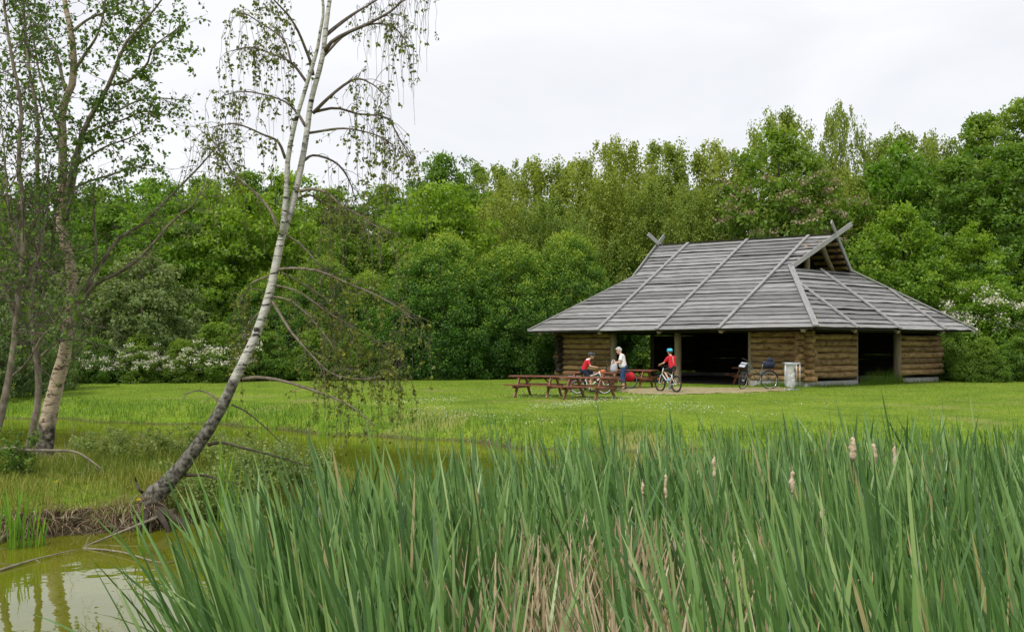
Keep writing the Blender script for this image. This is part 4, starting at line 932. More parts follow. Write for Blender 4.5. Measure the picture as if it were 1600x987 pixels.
for px_, w_, dy, mode, leafy in BR:
    n_ = 14; Q = limb_path(px_, D2, dy, n_)
    Tubes().add(Q, np.linspace(w_, 1.3, n_) * D2 / F / 2, 6, 0.03).build('branch', M['bark_dark'] if mode == 'n' else M['bark_grey'] if px_[0][1] > 280 else M['twig'], lb)
    if mode == 'n': continue
    L = np.linalg.norm(np.diff(Q, axis=0), axis=1).sum()
    for _ in range(int(L * (15 if mode == 'w' else 9))):
        s = (0.22 + 0.78 * g_.random() ** 0.75) * (n_ - 1.01); i = int(s); p = Q[i] + (Q[i + 1] - Q[i]) * (s - i)
        if mode == 'w' and g_.random() < 0.62:
            d_ = (Q[i + 1] - Q[i]); d_ = d_ / np.linalg.norm(d_) + g_.normal(0, 0.55, 3); d_ /= np.linalg.norm(d_); e = p + d_ * g_.uniform(0.05, 0.35)
            tw.t.add(np.array([p, (p + e) / 2 + [0, 0, 0.03], e]), [0.005, 0.004, 0.003], 3, cap=False)
            lf = leafy * (2.2 if px_[0][1] > 280 else 1.15); tw.strand(e, g_.uniform(0.25, 1.25) * (1.0 if px_[0][1] < 480 else 0.6), 0.004, lf)
            tw.strand(e, g_.uniform(0.15, 0.7), 0.0035, lf)
        else:
            tw.spray(p, g_.normal(0, 1, 3) + [0, 0, -0.3], g_.uniform(0.15, 0.4), 0.004, leafy * 1.1, 1, 0.25)
tw.build(lb, LEAF['fore_olive'], M['twig'], 0.050)
for k in range(7):
    a = g_.uniform(2.4, 5.6); q0 = P[1] + [0, 0, -0.02]; L = g_.uniform(0.5, 1.1)
    Tubes().add(smooth_path([q0, q0 + [math.cos(a) * L * 0.4, math.sin(a) * L * 0.35, -0.02], q0 + [math.cos(a) * L * 0.8, math.sin(a) * L * 0.7, -0.16], q0 + [math.cos(a) * L, math.sin(a) * L * 0.8, -0.45]], 9), np.linspace(g_.uniform(0.05, 0.09), 0.012, 9), 7, 0.12).build('root', M['bark_dark'], lb)
localise(lb, P[0])

# tan birch with forked top
g_ = np.random.default_rng(22); D1 = 19.0
tb_ = empty('tan_birch'); tag(tb_, 'thick tan barked birch standing upright on the spit', 'birch tree')
tr = [(66, 728), (67, 716), (70, 690), (76, 650), (88, 600), (100, 555), (108, 500), (113, 462), (112, 425), (107, 398), (100, 375), (95, 350), (96, 310), (98, 272), (98, 230), (97, 180), (104, 152), (113, 130), (115, 90), (111, 50), (103, 12), (97, -35), (95, -110)]
wd = [42, 34, 27, 24, 22, 20, 18, 17, 16.5, 16.5, 15.5, 15, 14.5, 14, 13, 12.5, 12, 11, 10, 9, 8, 6, 3]
P = smooth_path([at(x, y, D1) for x, y in tr], 66); wr = np.interp(np.linspace(0, len(wd) - 1, 66), range(len(wd)), wd) * D1 / F / 2
Tubes().add(P, wr, 12, 0.04).build('trunk', M['bark_tan'], tb_)
BR = [([(102, 345), (106, 300), (112, 265), (119, 235), (129, 200), (150, 162), (168, 133), (184, 102), (200, 70), (232, 32), (258, 0), (280, -40)], 12, -0.6, 1.0), ([(168, 133), (200, 125), (225, 100), (240, 76), (280, 40)], 5, -1.0, 1.1), ([(184, 102), (190, 85), (215, 60), (228, 20), (225, -20)], 6, 0.5, 1.0),
      ([(122, 478), (140, 457), (156, 439), (182, 428), (201, 415), (225, 395), (252, 368), (284, 336), (306, 318), (324, 281)], 8, -0.8, 0.12), ([(120, 484), (140, 440), (164, 405), (186, 370), (214, 351), (236, 331), (273, 298), (306, 268), (335, 235), (352, 222)], 8, 0.8, 0.10),
      ([(97, 345), (106, 325), (114, 300), (119, 270), (121, 240), (124, 205)], 7, -0.4, 0.5), ([(103, 142), (92, 115), (82, 78), (65, 50), (45, 25), (22, -5)], 6.5, 0.6, 1.0), ([(114, 115), (130, 88), (152, 55), (163, 10), (165, -30)], 6, -0.5, 1.0),
      ([(97, 240), (85, 215), (70, 190), (62, 160), (48, 140)], 5, -0.6, 0.8), ([(110, 265), (140, 245), (170, 228), (200, 215), (232, 200)], 4.5, 0.5, 1.1), ([(104, 300), (135, 285), (165, 272), (205, 262), (240, 258)], 4.5, -0.4, 0.9), ([(150, 165), (180, 172), (210, 160), (240, 152), (300, 155)], 3.5, 0.4, 0.5),
      ([(140, 455), (147, 400), (146, 350), (148, 310), (145, 290)], 5.5, 0.3, 0.15), ([(118, 502), (132, 497), (150, 510), (165, 511)], 4.5, -0.2, 0.0), ([(112, 50), (140, 30), (175, 15), (205, -10)], 5, 0.4, 1.1), ([(100, 0), (70, -20), (40, -60)], 5, 0.3, 1.0), ([(99, 205), (78, 170), (60, 120), (50, 60), (46, 10)], 5, 0.9, 0.9),
      ([(125, 215), (160, 195), (190, 190), (222, 175), (245, 180)], 4, -0.5, 1.1)]
tw = Twigs(g_)
for px_, w_, dy, leafy in BR:
    n_ = 16; Q = limb_path(px_, D1, dy, n_)
    Tubes().add(Q, np.linspace(w_, 1.6, n_) * D1 / F / 2, 7, 0.03).build('branch', M['bark_grey'], tb_)
    L = np.linalg.norm(np.diff(Q, axis=0), axis=1).sum()
    for _ in range(int(L * (6.5 if leafy > 0.3 else 11))):
        s = (0.2 + 0.8 * g_.random() ** 0.8) * (n_ - 1.01); i = int(s); p = Q[i] + (Q[i + 1] - Q[i]) * (s - i)
        d_ = (Q[i + 1] - Q[i]); d_ = d_ / np.linalg.norm(d_) * 0.7 + g_.normal(0, 0.8, 3)
        tw.spray(p, d_, g_.uniform(0.3, 0.85), 0.006, leafy * 0.85, 3, 0.05)
tw.build(tb_, LEAF['fore_green'], M['twig'], 0.072)
localise(tb_, P[0])

# stems at the left picture edge
def stems(name, label, d, paths, leafy, seed, m, leaf_m=LEAF['fore_green'], tw_d=11):
    g_ = np.random.default_rng(seed); e = empty(name); tag(e, label, 'tree'); tw = Twigs(g_)
    for k, (px_, w_) in enumerate(paths):
        n_ = 22; Q = limb_path(px_, d, g_.uniform(-0.5, 0.5) if k else 0, n_)
        Tubes().add(Q, np.linspace(w_, max(1.6, w_ * 0.25), n_) * d / F / 2, 8, 0.04).build('trunk' if k == 0 else 'stem', m, e)
        L = np.linalg.norm(np.diff(Q, axis=0), axis=1).sum()
        for _ in range(int(L * tw_d)):
            s = (0.22 + 0.78 * g_.random()) * (n_ - 1.01); i = int(s); p = Q[i] + (Q[i + 1] - Q[i]) * (s - i)
            dd = g_.normal(0, 1, 3) + [0, 0, 0.7]
            tw.spray(p, dd, g_.uniform(0.4, 1.2), 0.009, leafy * (0.25 + 1.2 * max(0, (s / n_ - 0.3))), 3, 0.0)
    tw.build(e, leaf_m, M['twig'], 0.07)
    localise(e, at(*paths[0][0][0], d)); return e
stems('slim_tree', 'slim tree with a crooked grey stem just left of the tan birch', 18.2, [([(40, 716), (58, 640), (60, 580), (52, 520), (50, 470), (58, 400), (60, 330), (58, 260), (60, 190), (45, 100), (38, 20), (30, -50)], 12), ([(52, 510), (72, 440), (84, 360), (92, 300), (110, 250)], 5), ([(54, 480), (30, 430), (14, 390), (0, 370)], 5), ([(60, 560), (90, 535), (125, 530), (160, 545)], 4)], 0.6, 31, M['bark_grey'])
stems('bare_tree', 'mostly bare grey stemmed tree cut by the left picture edge', 17.0, [([(-14, 705), (2, 650), (12, 600), (22, 540), (26, 480), (34, 410), (36, 330), (28, 250), (34, 170), (20, 90), (8, 10), (4, -60)], 13), ([(24, 500), (8, 450), (-8, 420)], 6), ([(28, 470), (48, 430), (66, 380), (78, 300)], 6), ([(34, 400), (14, 330), (8, 260), (0, 180)], 5), ([(16, 590), (46, 560), (70, 520), (110, 500)], 4)], 0.5, 33, M['bark_grey'])
# a dead bough lying across in front of the tan birch
tw = Twigs(np.random.default_rng(5)); e = empty('dead_bough'); tag(e, 'thin bare bough stretching in from the left edge before the tan birch foot', 'branch')
Q = limb_path([(-30, 712), (10, 702), (40, 706), (85, 706), (115, 706), (135, 716), (160, 735)], 16.5, -0.2, 16)
Tubes().add(Q, np.linspace(7, 2, 16) * 16.5 / F / 2, 6, 0.05).build('branch', M['pale_twig'], e)
for k in range(10): tw.spray(Q[5 + k], Q[6 + k if k < 9 else 15] - Q[4 + k] + np.random.default_rng(k).normal(0, 0.15, 3), 0.45, 0.005, 0, 2, 0.0)
tw.build(e, LEAF['fore_olive'], M['pale_twig'], 0.05); localise(e, Q[0])

# sunken boughs and sticks at the cut bank, in the water
def bough(label, pts, w_, m='pale_twig', twig=4, seed=0):
    Q = smooth_path(pts, 14); e = empty('sunken_bough'); tag(e, label, 'branch', 'dead boughs lying in the water'); tw = Twigs(np.random.default_rng(seed + 40))
    Tubes().add(Q, np.linspace(w_, w_ * 0.3, 14), 7, 0.06).build('branch', M[m], e)
    for k in range(twig): tw.spray(Q[3 + (k * 3) % 10], np.random.default_rng(seed * 9 + k).normal(0, 1, 3) * [1, 1, 0.4] + [0, 0, 0.1], 0.4, 0.006, 0, 1, 0.0)
    if twig: tw.build(e, LEAF['fore_olive'], M[m], 0.05)
    localise(e, Q[0])
def W(x, y, z=WATER):                        # pixel on the plane at height z
    d = (CAMZ - z) * F / (y - HY); return at(x, y, d)
bough('long pale bough sloping into the water below the leaning birch', [W(272, 796, -0.60), W(240, 810, -0.64), W(205, 824, -0.69), W(160, 842, -0.77), W(120, 858, -0.82)], 0.026, seed=1)
bough('pale bough curving along the foot of the cut bank at the left', [W(-10, 850, -0.78), W(30, 822, -0.68), W(70, 812, -0.62), W(110, 808, -0.58), W(140, 812, -0.66)], 0.028, seed=2)
bough('dark bent stick standing up at the foot of the leaning birch', [W(228, 772, -0.40), W(218, 765, -0.30), W(213, 752, -0.22), W(211, 745, -0.14)], 0.026, 'bark_dark', 0, 3)
bough('thin stick lying on the water below the left end of the spit', [W(0, 890, -0.785), W(60, 872, -0.775), W(120, 858, -0.77)], 0.016, seed=4, twig=2)
bough('slim stick floating on the water right of the long bough', [W(130, 856, -0.80), W(190, 862, -0.77), W(250, 878, -0.775), W(290, 872, -0.79)], 0.014, seed=5, twig=2)
# roots in the cut bank
rt = Tubes(); g_ = np.random.default_rng(8)
cnt = 0
while cnt < 200:
    x = g_.uniform(-8.5, -4.7); y = g_.uniform(13, 15.5); s = float(psd(np.array([x]), np.array([y]))[0])
    if abs(s - 0.1) > 0.08 or g_.random() > float(patch(np.array([x * 3.1]), np.array([y * 2.0]))[0]) ** 1.2: continue
    z0 = float(ground(x, y)) + 0.02; a = g_.normal(-1.57, 0.9); L = g_.uniform(0.25, 0.85)
    p = np.array([x, y, z0]); q = p + [math.cos(a) * L * 0.55, -abs(math.sin(a)) * L * 0.4, -g_.uniform(0.05, 0.2)]; e = q + [math.cos(a) * L * 0.4 + g_.normal(0, 0.1), -0.05, WATER - 0.1 - q[2]]
    rt.add(smooth_path([p, (p + q) / 2 + [0, -0.03, 0.05], q, e], 7), np.linspace(g_.uniform(0.004, 0.016), 0.002, 7), 5, 0.1); cnt += 1
tag(rt.build('bank_roots', M['root']), 'tangle of thin roots hanging from the cut bank of the spit', 'roots', kind='stuff')

# low willow herb on the spit
def herb(x, d, h, r_, seed, label, group='low bushes on the spit', key='herb'):
    e = empty('low_bush', (x, d, float(ground(x, d)))); tag(e, label, 'bush', group); g_ = np.random.default_rng(seed); tw = Twigs(g_)
    for k in range(int(24 * r_ / 0.8)):
        a = g_.uniform(0, 6.28); rr = r_ * g_.random() ** 0.6 * 0.55; lean = np.array([math.cos(a), math.sin(a), 0]) * 0.45
        tw.spray(np.array([math.cos(a) * rr, math.sin(a) * rr, -0.02]), lean + [0, 0, 1.1] + g_.normal(0, 0.15, 3), h * g_.uniform(0.6, 1.15), 0.006, 3.2, 3, 0.02)
    tw.build(e, LEAF[key], M['twig'], 0.055)
def hx(px, d): return (px - 800) * d / F
herb(hx(300, 19), 19, 0.46, 0.9, 1, 'leafy low bush behind the foot of the leaning birch')
herb(hx(220, 18.5), 18.5, 0.40, 0.8, 2, 'thin leafy low bush between the two birch trunks')
herb(hx(380, 18), 18, 0.46, 0.9, 3, 'leafy low bush right of the leaning trunk by the water')
herb(hx(455, 18.3), 18.3, 0.43, 0.85, 4, 'leafy low bush at the right tip of the spit')
herb(hx(330, 16.2), 16.2, 0.48, 0.8, 5, 'pale leafy low bush just right of the leaning birch foot')
herb(hx(405, 16.9), 16.9, 0.48, 0.8, 6, 'low bush between the leaning birch and the reeds')
herb(hx(355, 20.3), 20.3, 0.43, 0.85, 7, 'low bush at the far side of the spit behind the leaning trunk')
herb(hx(160, 20.5), 20.5, 0.37, 0.8, 8, 'low bush just right of the tan birch foot')
herb(hx(490, 17.6), 17.6, 0.34, 0.6, 9, 'small low bush nearest the reeds at the tip of the spit')
herb(hx(262, 15.3) + 0.35, 15.5, 0.45, 0.6, 11, 'small bush at the right side of the leaning birch foot')
herb(hx(345, 15.9) + 0.1, 15.9, 0.5, 0.75, 12, 'low bush at the water edge between leaning birch and reeds')
herb(hx(-5, 16.5), 16.5, 0.6, 0.7, 10, 'dark leafed low bush at the left edge of the spit', key='fore_green')

# sword leaved clumps in the water
def iris(px, py, n_, h, label, spread=0.12, seed=0, key='iris'):
    p = W(px, py); g2 = np.random.default_rng(seed); k = n_
    P = np.stack([g2.normal(0, spread, k), g2.normal(0, spread, k), np.full(k, -0.1)], 1)
    V, Fq, T = blades(P, g2.uniform(0, 6.28, k), h * g2.uniform(0.5, 1.1, k), g2.uniform(0.014, 0.024, k), g2.uniform(0, 0.22, k), g2.uniform(0.0, 0.35, k), np.clip(g2.normal(0.5, 0.25, k), 0, 1), 6, 1.0, 0.4)
    o = link('sword_leaf_clump', np_mesh('sword_leaf_clump', V, Fq, LEAF[key], T, smooth=False)); o.location = [float(q) for q in p]
    tag(o, label, 'plant', 'sword leaved clumps in the shallows')
iris(24, 856, 34, 0.85, 'bright green sword leaf clump in the water at the left edge', 0.10, 1)
iris(222, 868, 8, 0.75, 'few thin sword leaves standing in the water between spit and reeds', 0.03, 2)
iris(352, 838, 16, 1.5, 'tall pale sword leaves rising before the leaning trunk', 0.06, 3)
iris(60, 852, 10, 0.5, 'small sword leaf clump right of the leftmost one', 0.06, 4)
iris(205, 655, 40, 0.55, 'pale grass clump at the far water edge right of the tan birch', 0.2, 5)
iris(410, 674, 26, 0.6, 'sword leaf clump at the far water edge right of the leaning trunk', 0.2, 6)
iris(512, 684, 24, 0.7, 'dark sword leaf clump on the far bank below the hanging twigs', 0.15, 7)
# dandelions on the spit
fl_ = [(217, 786, 'yellow dandelion by the cut bank near the middle of the spit'), (88, 756, 'yellow dandelion on the spit below the tan birch'), (100, 704, 'yellow dandelion beside the tan birch foot')]
for x, y, lab in fl_:
    p = W(x, y + 12, -0.42); e = empty('dandelion', p); tag(e, lab, 'flower', 'dandelions on the spit')
    Tubes().add(smooth_path([(0, 0, -0.1), (0.01, 0, 0.06), (0, 0, 0.13)], 4), 0.004, 5).build('stem', M['twig'], e)
    g2 = np.random.default_rng(3); k = 46; a = unit(g2, k) * [1, 1, 0.35] + [0, 0, 0.25]
    V, Fq, T = leaves(np.tile([0, 0, 0.13], (k, 1)).astype(float), a, np.tile([0, 0, 1.0], (k, 1)) + a * 0.3, 0.038, 0.010, g2.random(k)); link('petals', np_mesh('petals', V, Fq, LEAF['buttercup'], T, smooth=False), e)

# seed heads of the reed mace
M['seed_head'] = noise_mat('fluffy_seed_head', [(0.30, 0.20, 0.11), (0.55, 0.43, 0.29), (0.68, 0.58, 0.44)], scale=45, rough=0.95, bump=1.0, dist=0.01)
heads = [(1333, 701, 34, 8.2, 12, 'thick fluffy seed head, left of the three close together at the right'), (1365, 711, 34, 8.0, 11, 'fluffy seed head in the middle of the three at the right'), (1398, 713, 30, 8.2, 7, 'thin fluffy seed head, right of the three close together'),
         (1116, 729, 30, 7.2, 7, 'ragged seed head standing alone right of the picture middle'), (1238, 753, 32, 6.6, 9, 'waisted fluffy seed head between the lone one and the three'), (1040, 760, 36, 6.8, 6, 'thin long seed head left of the lone ragged one'),
         (1004, 762, 18, 6.6, 5, 'small pointed seed head, leftmost of all'), (1285, 800, 18, 6.2, 9, 'short fluffy seed head low among the right reeds')]
for k, (x, y, hpx, d, wpx, lab) in enumerate(heads):
    p = at(x, y, d); Lh = hpx * 1.1 * d / F; r_ = wpx * 0.85 * d / F / 2; g2 = np.random.default_rng(60 + k)
    e = empty('seed_head', (p[0], p[1], WATER)); tag(e, lab, 'seed head', 'seed heads above the reeds')
    top = p[2] - WATER
    Tubes().add(smooth_path([(0.03, 0.02, -0.2), (0.015, 0.01, top * 0.5), (0, 0, top + Lh * 0.72)], 8), np.linspace(0.0055, 0.0025, 8), 5).build('stem', M['pale_twig'], e)
    zz = np.linspace(-0.5, 0.5, 14); pr = np.sqrt(np.clip(1 - (zz * 2) ** 6, 0.02, 1)) * (1 + 0.13 * np.sin(zz * 11 + k * 2.1)) * g2.uniform(0.8, 1.15, 14)
    Tubes().add(np.stack([0.003 * np.sin(zz * 9 + k), np.zeros(14), top + zz * Lh], 1), r_ * pr, 10, 0.12).build('head', M['seed_head'], e)

# ------------------------------------------------------------------ picnic tables
def picnic_table(px, d, rot, label, z=None):
    x = (px - 800) * d / F; z = float(ground(x, d)) if z is None else z
    e = empty('picnic_table', (x, d, z), rot); tag(e, label, 'picnic table', 'red brown picnic tables')
    for k in range(5):                       # top planks, benches, both A-frames
        beam('top_plank', e, (-0.93, -0.30 + k * 0.15, 0.68 + 0.004 * (k % 2)), (0.93, -0.30 + k * 0.15, 0.68 + 0.004 * (k % 2)), 0.142, 0.04, M['table'])
    for s in (-1, 1):
        for q in (0, 1): beam('bench_plank', e, (-0.93, s * (0.64 + q * 0.135), 0.40), (0.93, s * (0.64 + q * 0.135), 0.40), 0.128, 0.04, M['table'])
    for sx in (-1, 1):
        xx = sx * 0.56
        for s in (-1, 1):
            beam('leg', e, (xx, s * 0.74, -0.02), (xx, s * 0.26, 0.655), 0.045, 0.11, M['table'], (0, s, 0.6))
        beam('crossbar', e, (xx + sx * 0.047, -0.78, 0.335), (xx + sx * 0.047, 0.78, 0.335), 0.045, 0.10, M['table'])
        beam('top_bearer', e, (xx + sx * 0.047, -0.34, 0.625), (xx + sx * 0.047, 0.34, 0.625), 0.045, 0.075, M['table'])
        beam('brace', e, (xx - sx * 0.03, 0, 0.35), (sx * 0.16, 0, 0.65), 0.06, 0.04, M['table'])
    return e
RT = math.radians(-30)
picnic_table(921, 36.4, RT, 'red brown picnic table in front, right one of the nearest pair')
picnic_table(841, 37.6, math.radians(-22), 'red brown picnic table in front, left one of the nearest pair')
picnic_table(926, 40.4, math.radians(-28), 'picnic table behind the child in the dark helmet')
picnic_table(988, 43.4, math.radians(-28), 'picnic table beside the left hut opening, behind the grey haired person')
pe = hut_world(uA + 0.55, FV + 0.95); picnic_table(800 + F * pe[0] / pe[1], pe[1], math.radians(25), 'picnic table in the dark inside the hut', 0.03)

# ------------------------------------------------------------------ bicycles
def torus(R0, r_, n_=36, k=8):
    a = np.arange(n_) * 2 * np.pi / n_; b_ = np.arange(k) * 2 * np.pi / k
    A, B = np.meshgrid(a, b_, indexing='ij'); rr = R0 + r_ * np.cos(B)
    V = np.stack([r_ * np.sin(B), rr * np.cos(A), rr * np.sin(A)], -1).reshape(-1, 3)
    i, j = np.meshgrid(np.arange(n_), np.arange(k), indexing='ij'); i2, j2 = (i + 1) % n_, (j + 1) % k
    return V, np.stack([i * k + j, i2 * k + j, i2 * k + j2, i * k + j2], -1).reshape(-1, 4)
def ball(c, s, m, name, parent, n_=12):
    th, ph = np.linspace(0, np.pi, n_ + 1), np.arange(n_ * 2) * np.pi / n_
    P_, T_ = np.meshgrid(ph, th); V = np.stack([np.sin(T_) * np.cos(P_) * s[0] + c[0], np.sin(T_) * np.sin(P_) * s[1] + c[1], np.cos(T_) * s[2] + c[2]], -1).reshape(-1, 3)
    k = n_ * 2; i, j = np.meshgrid(np.arange(n_), np.arange(k), indexing='ij')
    return link(name, np_mesh(name, V, np.stack([i * k + j, (i + 1) * k + j, (i + 1) * k + (j + 1) % k, i * k + (j + 1) % k], -1).reshape(-1, 4), m), parent)

def bicycle(loc, heading, label, r_=0.33, wb=1.03, frame='grey_paint', rim='alu', step=False, steer=0.0, lean=0.0, seat=0.90, bar=1.0, tyre='rubber', accent=None, guards=False, reflect=False, tw_=0.02):
    """local axes: y forward, z up, origin on the ground under the bottom bracket"""
    e = empty('bicycle', loc); e.rotation_euler = (0, lean, heading); tag(e, label, 'bicycle')
    yr, yf = -wb * 0.42, wb * 0.58; bb = np.array([0, 0, r_ * 0.85])
    def wheel(y, par=e, off=(0, 0, 0)):
        w_ = empty('wheel', (off[0], off[1] + y, off[2] + r_)); w_.parent = par
        V, Fq = torus(r_ - tw_, tw_); link('tyre', np_mesh('tyre', V, Fq, M[tyre]), w_)
        V, Fq = torus(r_ - tw_ * 2.1, 0.011, 36, 6); link('rim', np_mesh('rim', V, Fq, M[rim]), w_)
        sp_ = Tubes()
        for k in range(20):
            a = k * 2 * math.pi / 20; sp_.add([(0.02 * (-1) ** k, 0.02 * math.cos(a + 0.5), 0.02 * math.sin(a + 0.5)), (0, (r_ - tw_ * 2.2) * math.cos(a), (r_ - tw_ * 2.2) * math.sin(a))], 0.0015, 3)
        sp_.build('spokes', M['alu'], w_)
        Tubes().add([(-0.05, 0, 0), (0.05, 0, 0)], 0.02, 8).build('hub', M['alu'], w_)
        if reflect:
            for a in (0.9, 3.0, 5.1): Tubes().box((0, 0.62 * r_ * math.cos(a), 0.62 * r_ * math.sin(a)), (0.012, 0.07, 0.04)).build('reflector', M['reflector'], w_)
        return w_
    wheel(yr)
    st_ = np.array([0, -0.17 * wb, seat - 0.12]); hd_t = np.array([0, yf - 0.30 * wb * 0.62, bar - 0.14]); hd_b = hd_t + [0, 0.055, -0.15]
    t = Tubes()
    t.add([bb, st_], 0.017, 8).add([bb, hd_b], 0.021, 8).add([bb + (st_ - bb) * (0.45 if step else 0.88), hd_t], 0.017, 8).add([hd_t + [0, -0.01, 0.03], hd_b], 0.022, 8)
    for s in (-1, 1):
        t.add([bb + [s * 0.03, 0, 0], (s * 0.06, yr, r_)], 0.010, 6).add([bb + (st_ - bb) * 0.82 + [s * 0.02, 0, 0], (s * 0.06, yr, r_)], 0.009, 6)
    fr_ = t.build('frame', M[frame], e)
    Tubes().add([st_, st_ + (st_ - bb) / np.linalg.norm(st_ - bb) * 0.12], 0.013, 8).build('seat_post', M['alu'], e)
    sa = st_ + [0, -0.03, 0.14]
    V = smooth_path([sa + [0, -0.12, 0.01], sa + [0, -0.06, 0.012], sa + [0, 0.04, 0.0], sa + [0, 0.14, 0.0]], 8)
    Tubes().add(V, [0.03, 0.068, 0.074, 0.06, 0.04, 0.03, 0.025, 0.015], 10).build('saddle', M['black'], e)
    # front assembly turns about the head tube
    fa = empty('front_fork'); fa.parent = e; fa.location = [float(c) for c in hd_b]; ax = (hd_t - hd_b); ax /= np.linalg.norm(ax)
    fa.rotation_euler = Matrix.Rotation(steer, 3, Vector(ax)).to_euler()
    ft = Tubes()
    for s in (-1, 1): ft.add(smooth_path([(0, 0, 0), (s * 0.055, 0.015, -0.05), (s * 0.06, yf - hd_b[1] - 0.04, (r_ - hd_b[2]) * 0.7), (s * 0.055, yf - hd_b[1], r_ - hd_b[2])], 8), 0.012, 6)
    ft.add([(0, 0, 0), hd_t - hd_b + ax * 0.06], 0.015, 8)
    ft.build('fork_blades', M[frame], fa)
    wheel(yf - hd_b[1], fa, (0, 0, -hd_b[2]))
    hb = hd_t - hd_b + ax * 0.10
    Tubes().add(smooth_path([hb + [-0.29, -0.06, 0.06], hb + [-0.16, 0.01, 0.06], hb + [-0.04, 0.05, 0.02], hb + [0.04, 0.05, 0.02], hb + [0.16, 0.01, 0.06], hb + [0.29, -0.06, 0.06]], 16), 0.012, 7).build('handlebar', M['black'], fa)
    for s in (-1, 1): Tubes().add([hb + [s * 0.20, -0.015, 0.06], hb + [s * 0.30, -0.065, 0.06]], 0.018, 8).build('grip', M['rubber'], fa)
    if accent: Tubes().box(hb + [0, 0.09, -0.07], (0.12, 0.05, 0.09)).build('front_light', M[accent], fa)
    ck = Tubes(); ck.add([bb + [-0.06, 0, 0], bb + [0.06, 0, 0]], 0.02, 8).add([bb + [0.065, 0, 0], bb + [0.07, 0.09, -0.14]], 0.010, 6).add([bb + [-0.065, 0, 0], bb + [-0.07, -0.09, 0.14]], 0.010, 6)
    ck.build('crank', M['alu'], e)
    V, Fq = torus(0.085, 0.006, 24, 5); link('chainring', np_mesh('chainring', V + bb + [0.05, 0, 0], Fq, M['alu']), e)
    for s, q in ((1, (0.09, -0.14)), (-1, (-0.09, 0.14))): Tubes().box(bb + [s * 0.115, q[0], q[1]], (0.09, 0.07, 0.02)).build('pedal', M['black'], e)
    if guards:
        for y, par, off in ((yr, e, np.zeros(3)), (yf - hd_b[1], fa, np.array([0, 0, -hd_b[2]]))):
            a = np.linspace(0.25, 2.75, 12) if par is e else np.linspace(0.9, 2.9, 12)
            a = np.pi - a if par is e else np.pi - a + 0.6
            Tubes().add(np.stack([np.zeros(12) + off[0], off[1] + y + (r_ + 0.022) * np.cos(a), off[2] + r_ + (r_ + 0.022) * np.sin(a)], 1), 0.02, 6).build('mudguard', M['black'], par)
    return e, dict(bb=bb, seat=sa, bar=hd_b + hb, yr=yr, yf=yf, r=r_, fork=fa)

# touring bicycle leaning by the hut wall, with bags
pb = hut_world(uA - 0.45, FV - 0.48); pbx = np.array([(1186 - 800) * 41.6 / F, 41.6, 0.0]); pbx[2] = float(ground(pbx[0], pbx[1]))
bk, bi = bicycle(pbx, math.radians(104), 'dark touring bicycle with rear bag leaning by the hut wall', 0.345, 1.05, 'grey_paint', 'alu', True, math.radians(38), math.radians(6), 0.97, 1.10, guards=True)
rk = Tubes()
for s in (-1, 1): rk.add([(s * 0.06, bi['yr'] + 0.14, 0.78), (s * 0.06, bi['yr'] - 0.16, 0.78)], 0.006, 6).add([(s * 0.07, bi['yr'], 0.36), (s * 0.06, bi['yr'] - 0.04, 0.78)], 0.006, 6)
rk.build('carrier', M['black'], bk)
V = []
bag = Tubes().add(smooth_path([(0, bi['yr'] + 0.20, 0.88), (0, bi['yr'] + 0.10, 0.91), (0, bi['yr'] - 0.12, 0.92), (0, bi['yr'] - 0.22, 0.90)], 8), [0.07, 0.125, 0.14, 0.145, 0.145, 0.14, 0.125, 0.07], 12, 0.04).build('rear_bag', M['navy'], bk)
ball((0, bi['yr'] - 0.06, 1.09), (0.11, 0.13, 0.10), M['navy'], 'bag_top', bag)
ml = Tubes().box((0.152, bi['yr'] - 0.08, 0.90), (0.006, 0.10, 0.03)).build('bag_mark', M['white_paint'], bag, False)
Tubes().box((0, bi['yr'] - 0.20, 0.74), (0.05, 0.03, 0.05)).build('rear_light', M['red_plastic'], bk)
fb = Tubes().box((0, 0.20, 0.06), (0.24, 0.17, 0.20)).build('handlebar_bag', M['black'], bi['fork'])
Mx = np.array([[1, 0, 0], [0, math.cos(0.9), -math.sin(0.9)], [0, math.sin(0.9), math.cos(0.9)]])
Tubes().box((0, 0.285, 0.12), (0.24, 0.012, 0.26), Mx).build('map_case', M['grey_plastic'], fb, False)

# children's bicycles and the one with red panniers
b1x = np.array([(920 - 800) * 38.7 / F, 38.7, 0.0]); b1x[2] = float(ground(b1x[0], b1x[1]))
b1, i1 = bicycle(b1x, math.radians(-90), 'small silver bicycle with orange light under the child in the dark helmet', 0.27, 0.94, 'white_paint', 'white_paint', False, 0.0, 0.0, 0.72, 0.88, accent='orange')
b2x = np.array([(1046 - 800) * 39.9 / F, 39.9, 0.0]); b2x[2] = float(ground(b2x[0], b2x[1]))
b2, i2 = bicycle(b2x, math.radians(28), 'white bicycle under the child in the blue helmet', 0.305, 0.98, 'white_paint', 'black', False, 0.05, 0.0, 0.76, 0.93, reflect=True, tw_=0.027)
for y0, y1, z in ((i2['yr'] - 0.32, i2['yr'] + 0.05, 0.68),): Tubes().box((0, (y0 + y1) / 2, z), (0.09, y1 - y0, 0.012)).build('mudguard', M['black'], b2, False)
Tubes().box((0, -0.29, 0.735), (0.045, 0.03, 0.04)).build('rear_light', M['red_plastic'], b2)
b3x = np.array([(966 - 800) * 42.4 / F, 42.4, 0.0])
b3, i3 = bicycle(b3x, math.radians(93), 'bicycle with red panniers standing behind the grey haired person', 0.33, 1.0, 'black', 'alu', True, 0.3, 0.03, 0.92, 1.06)
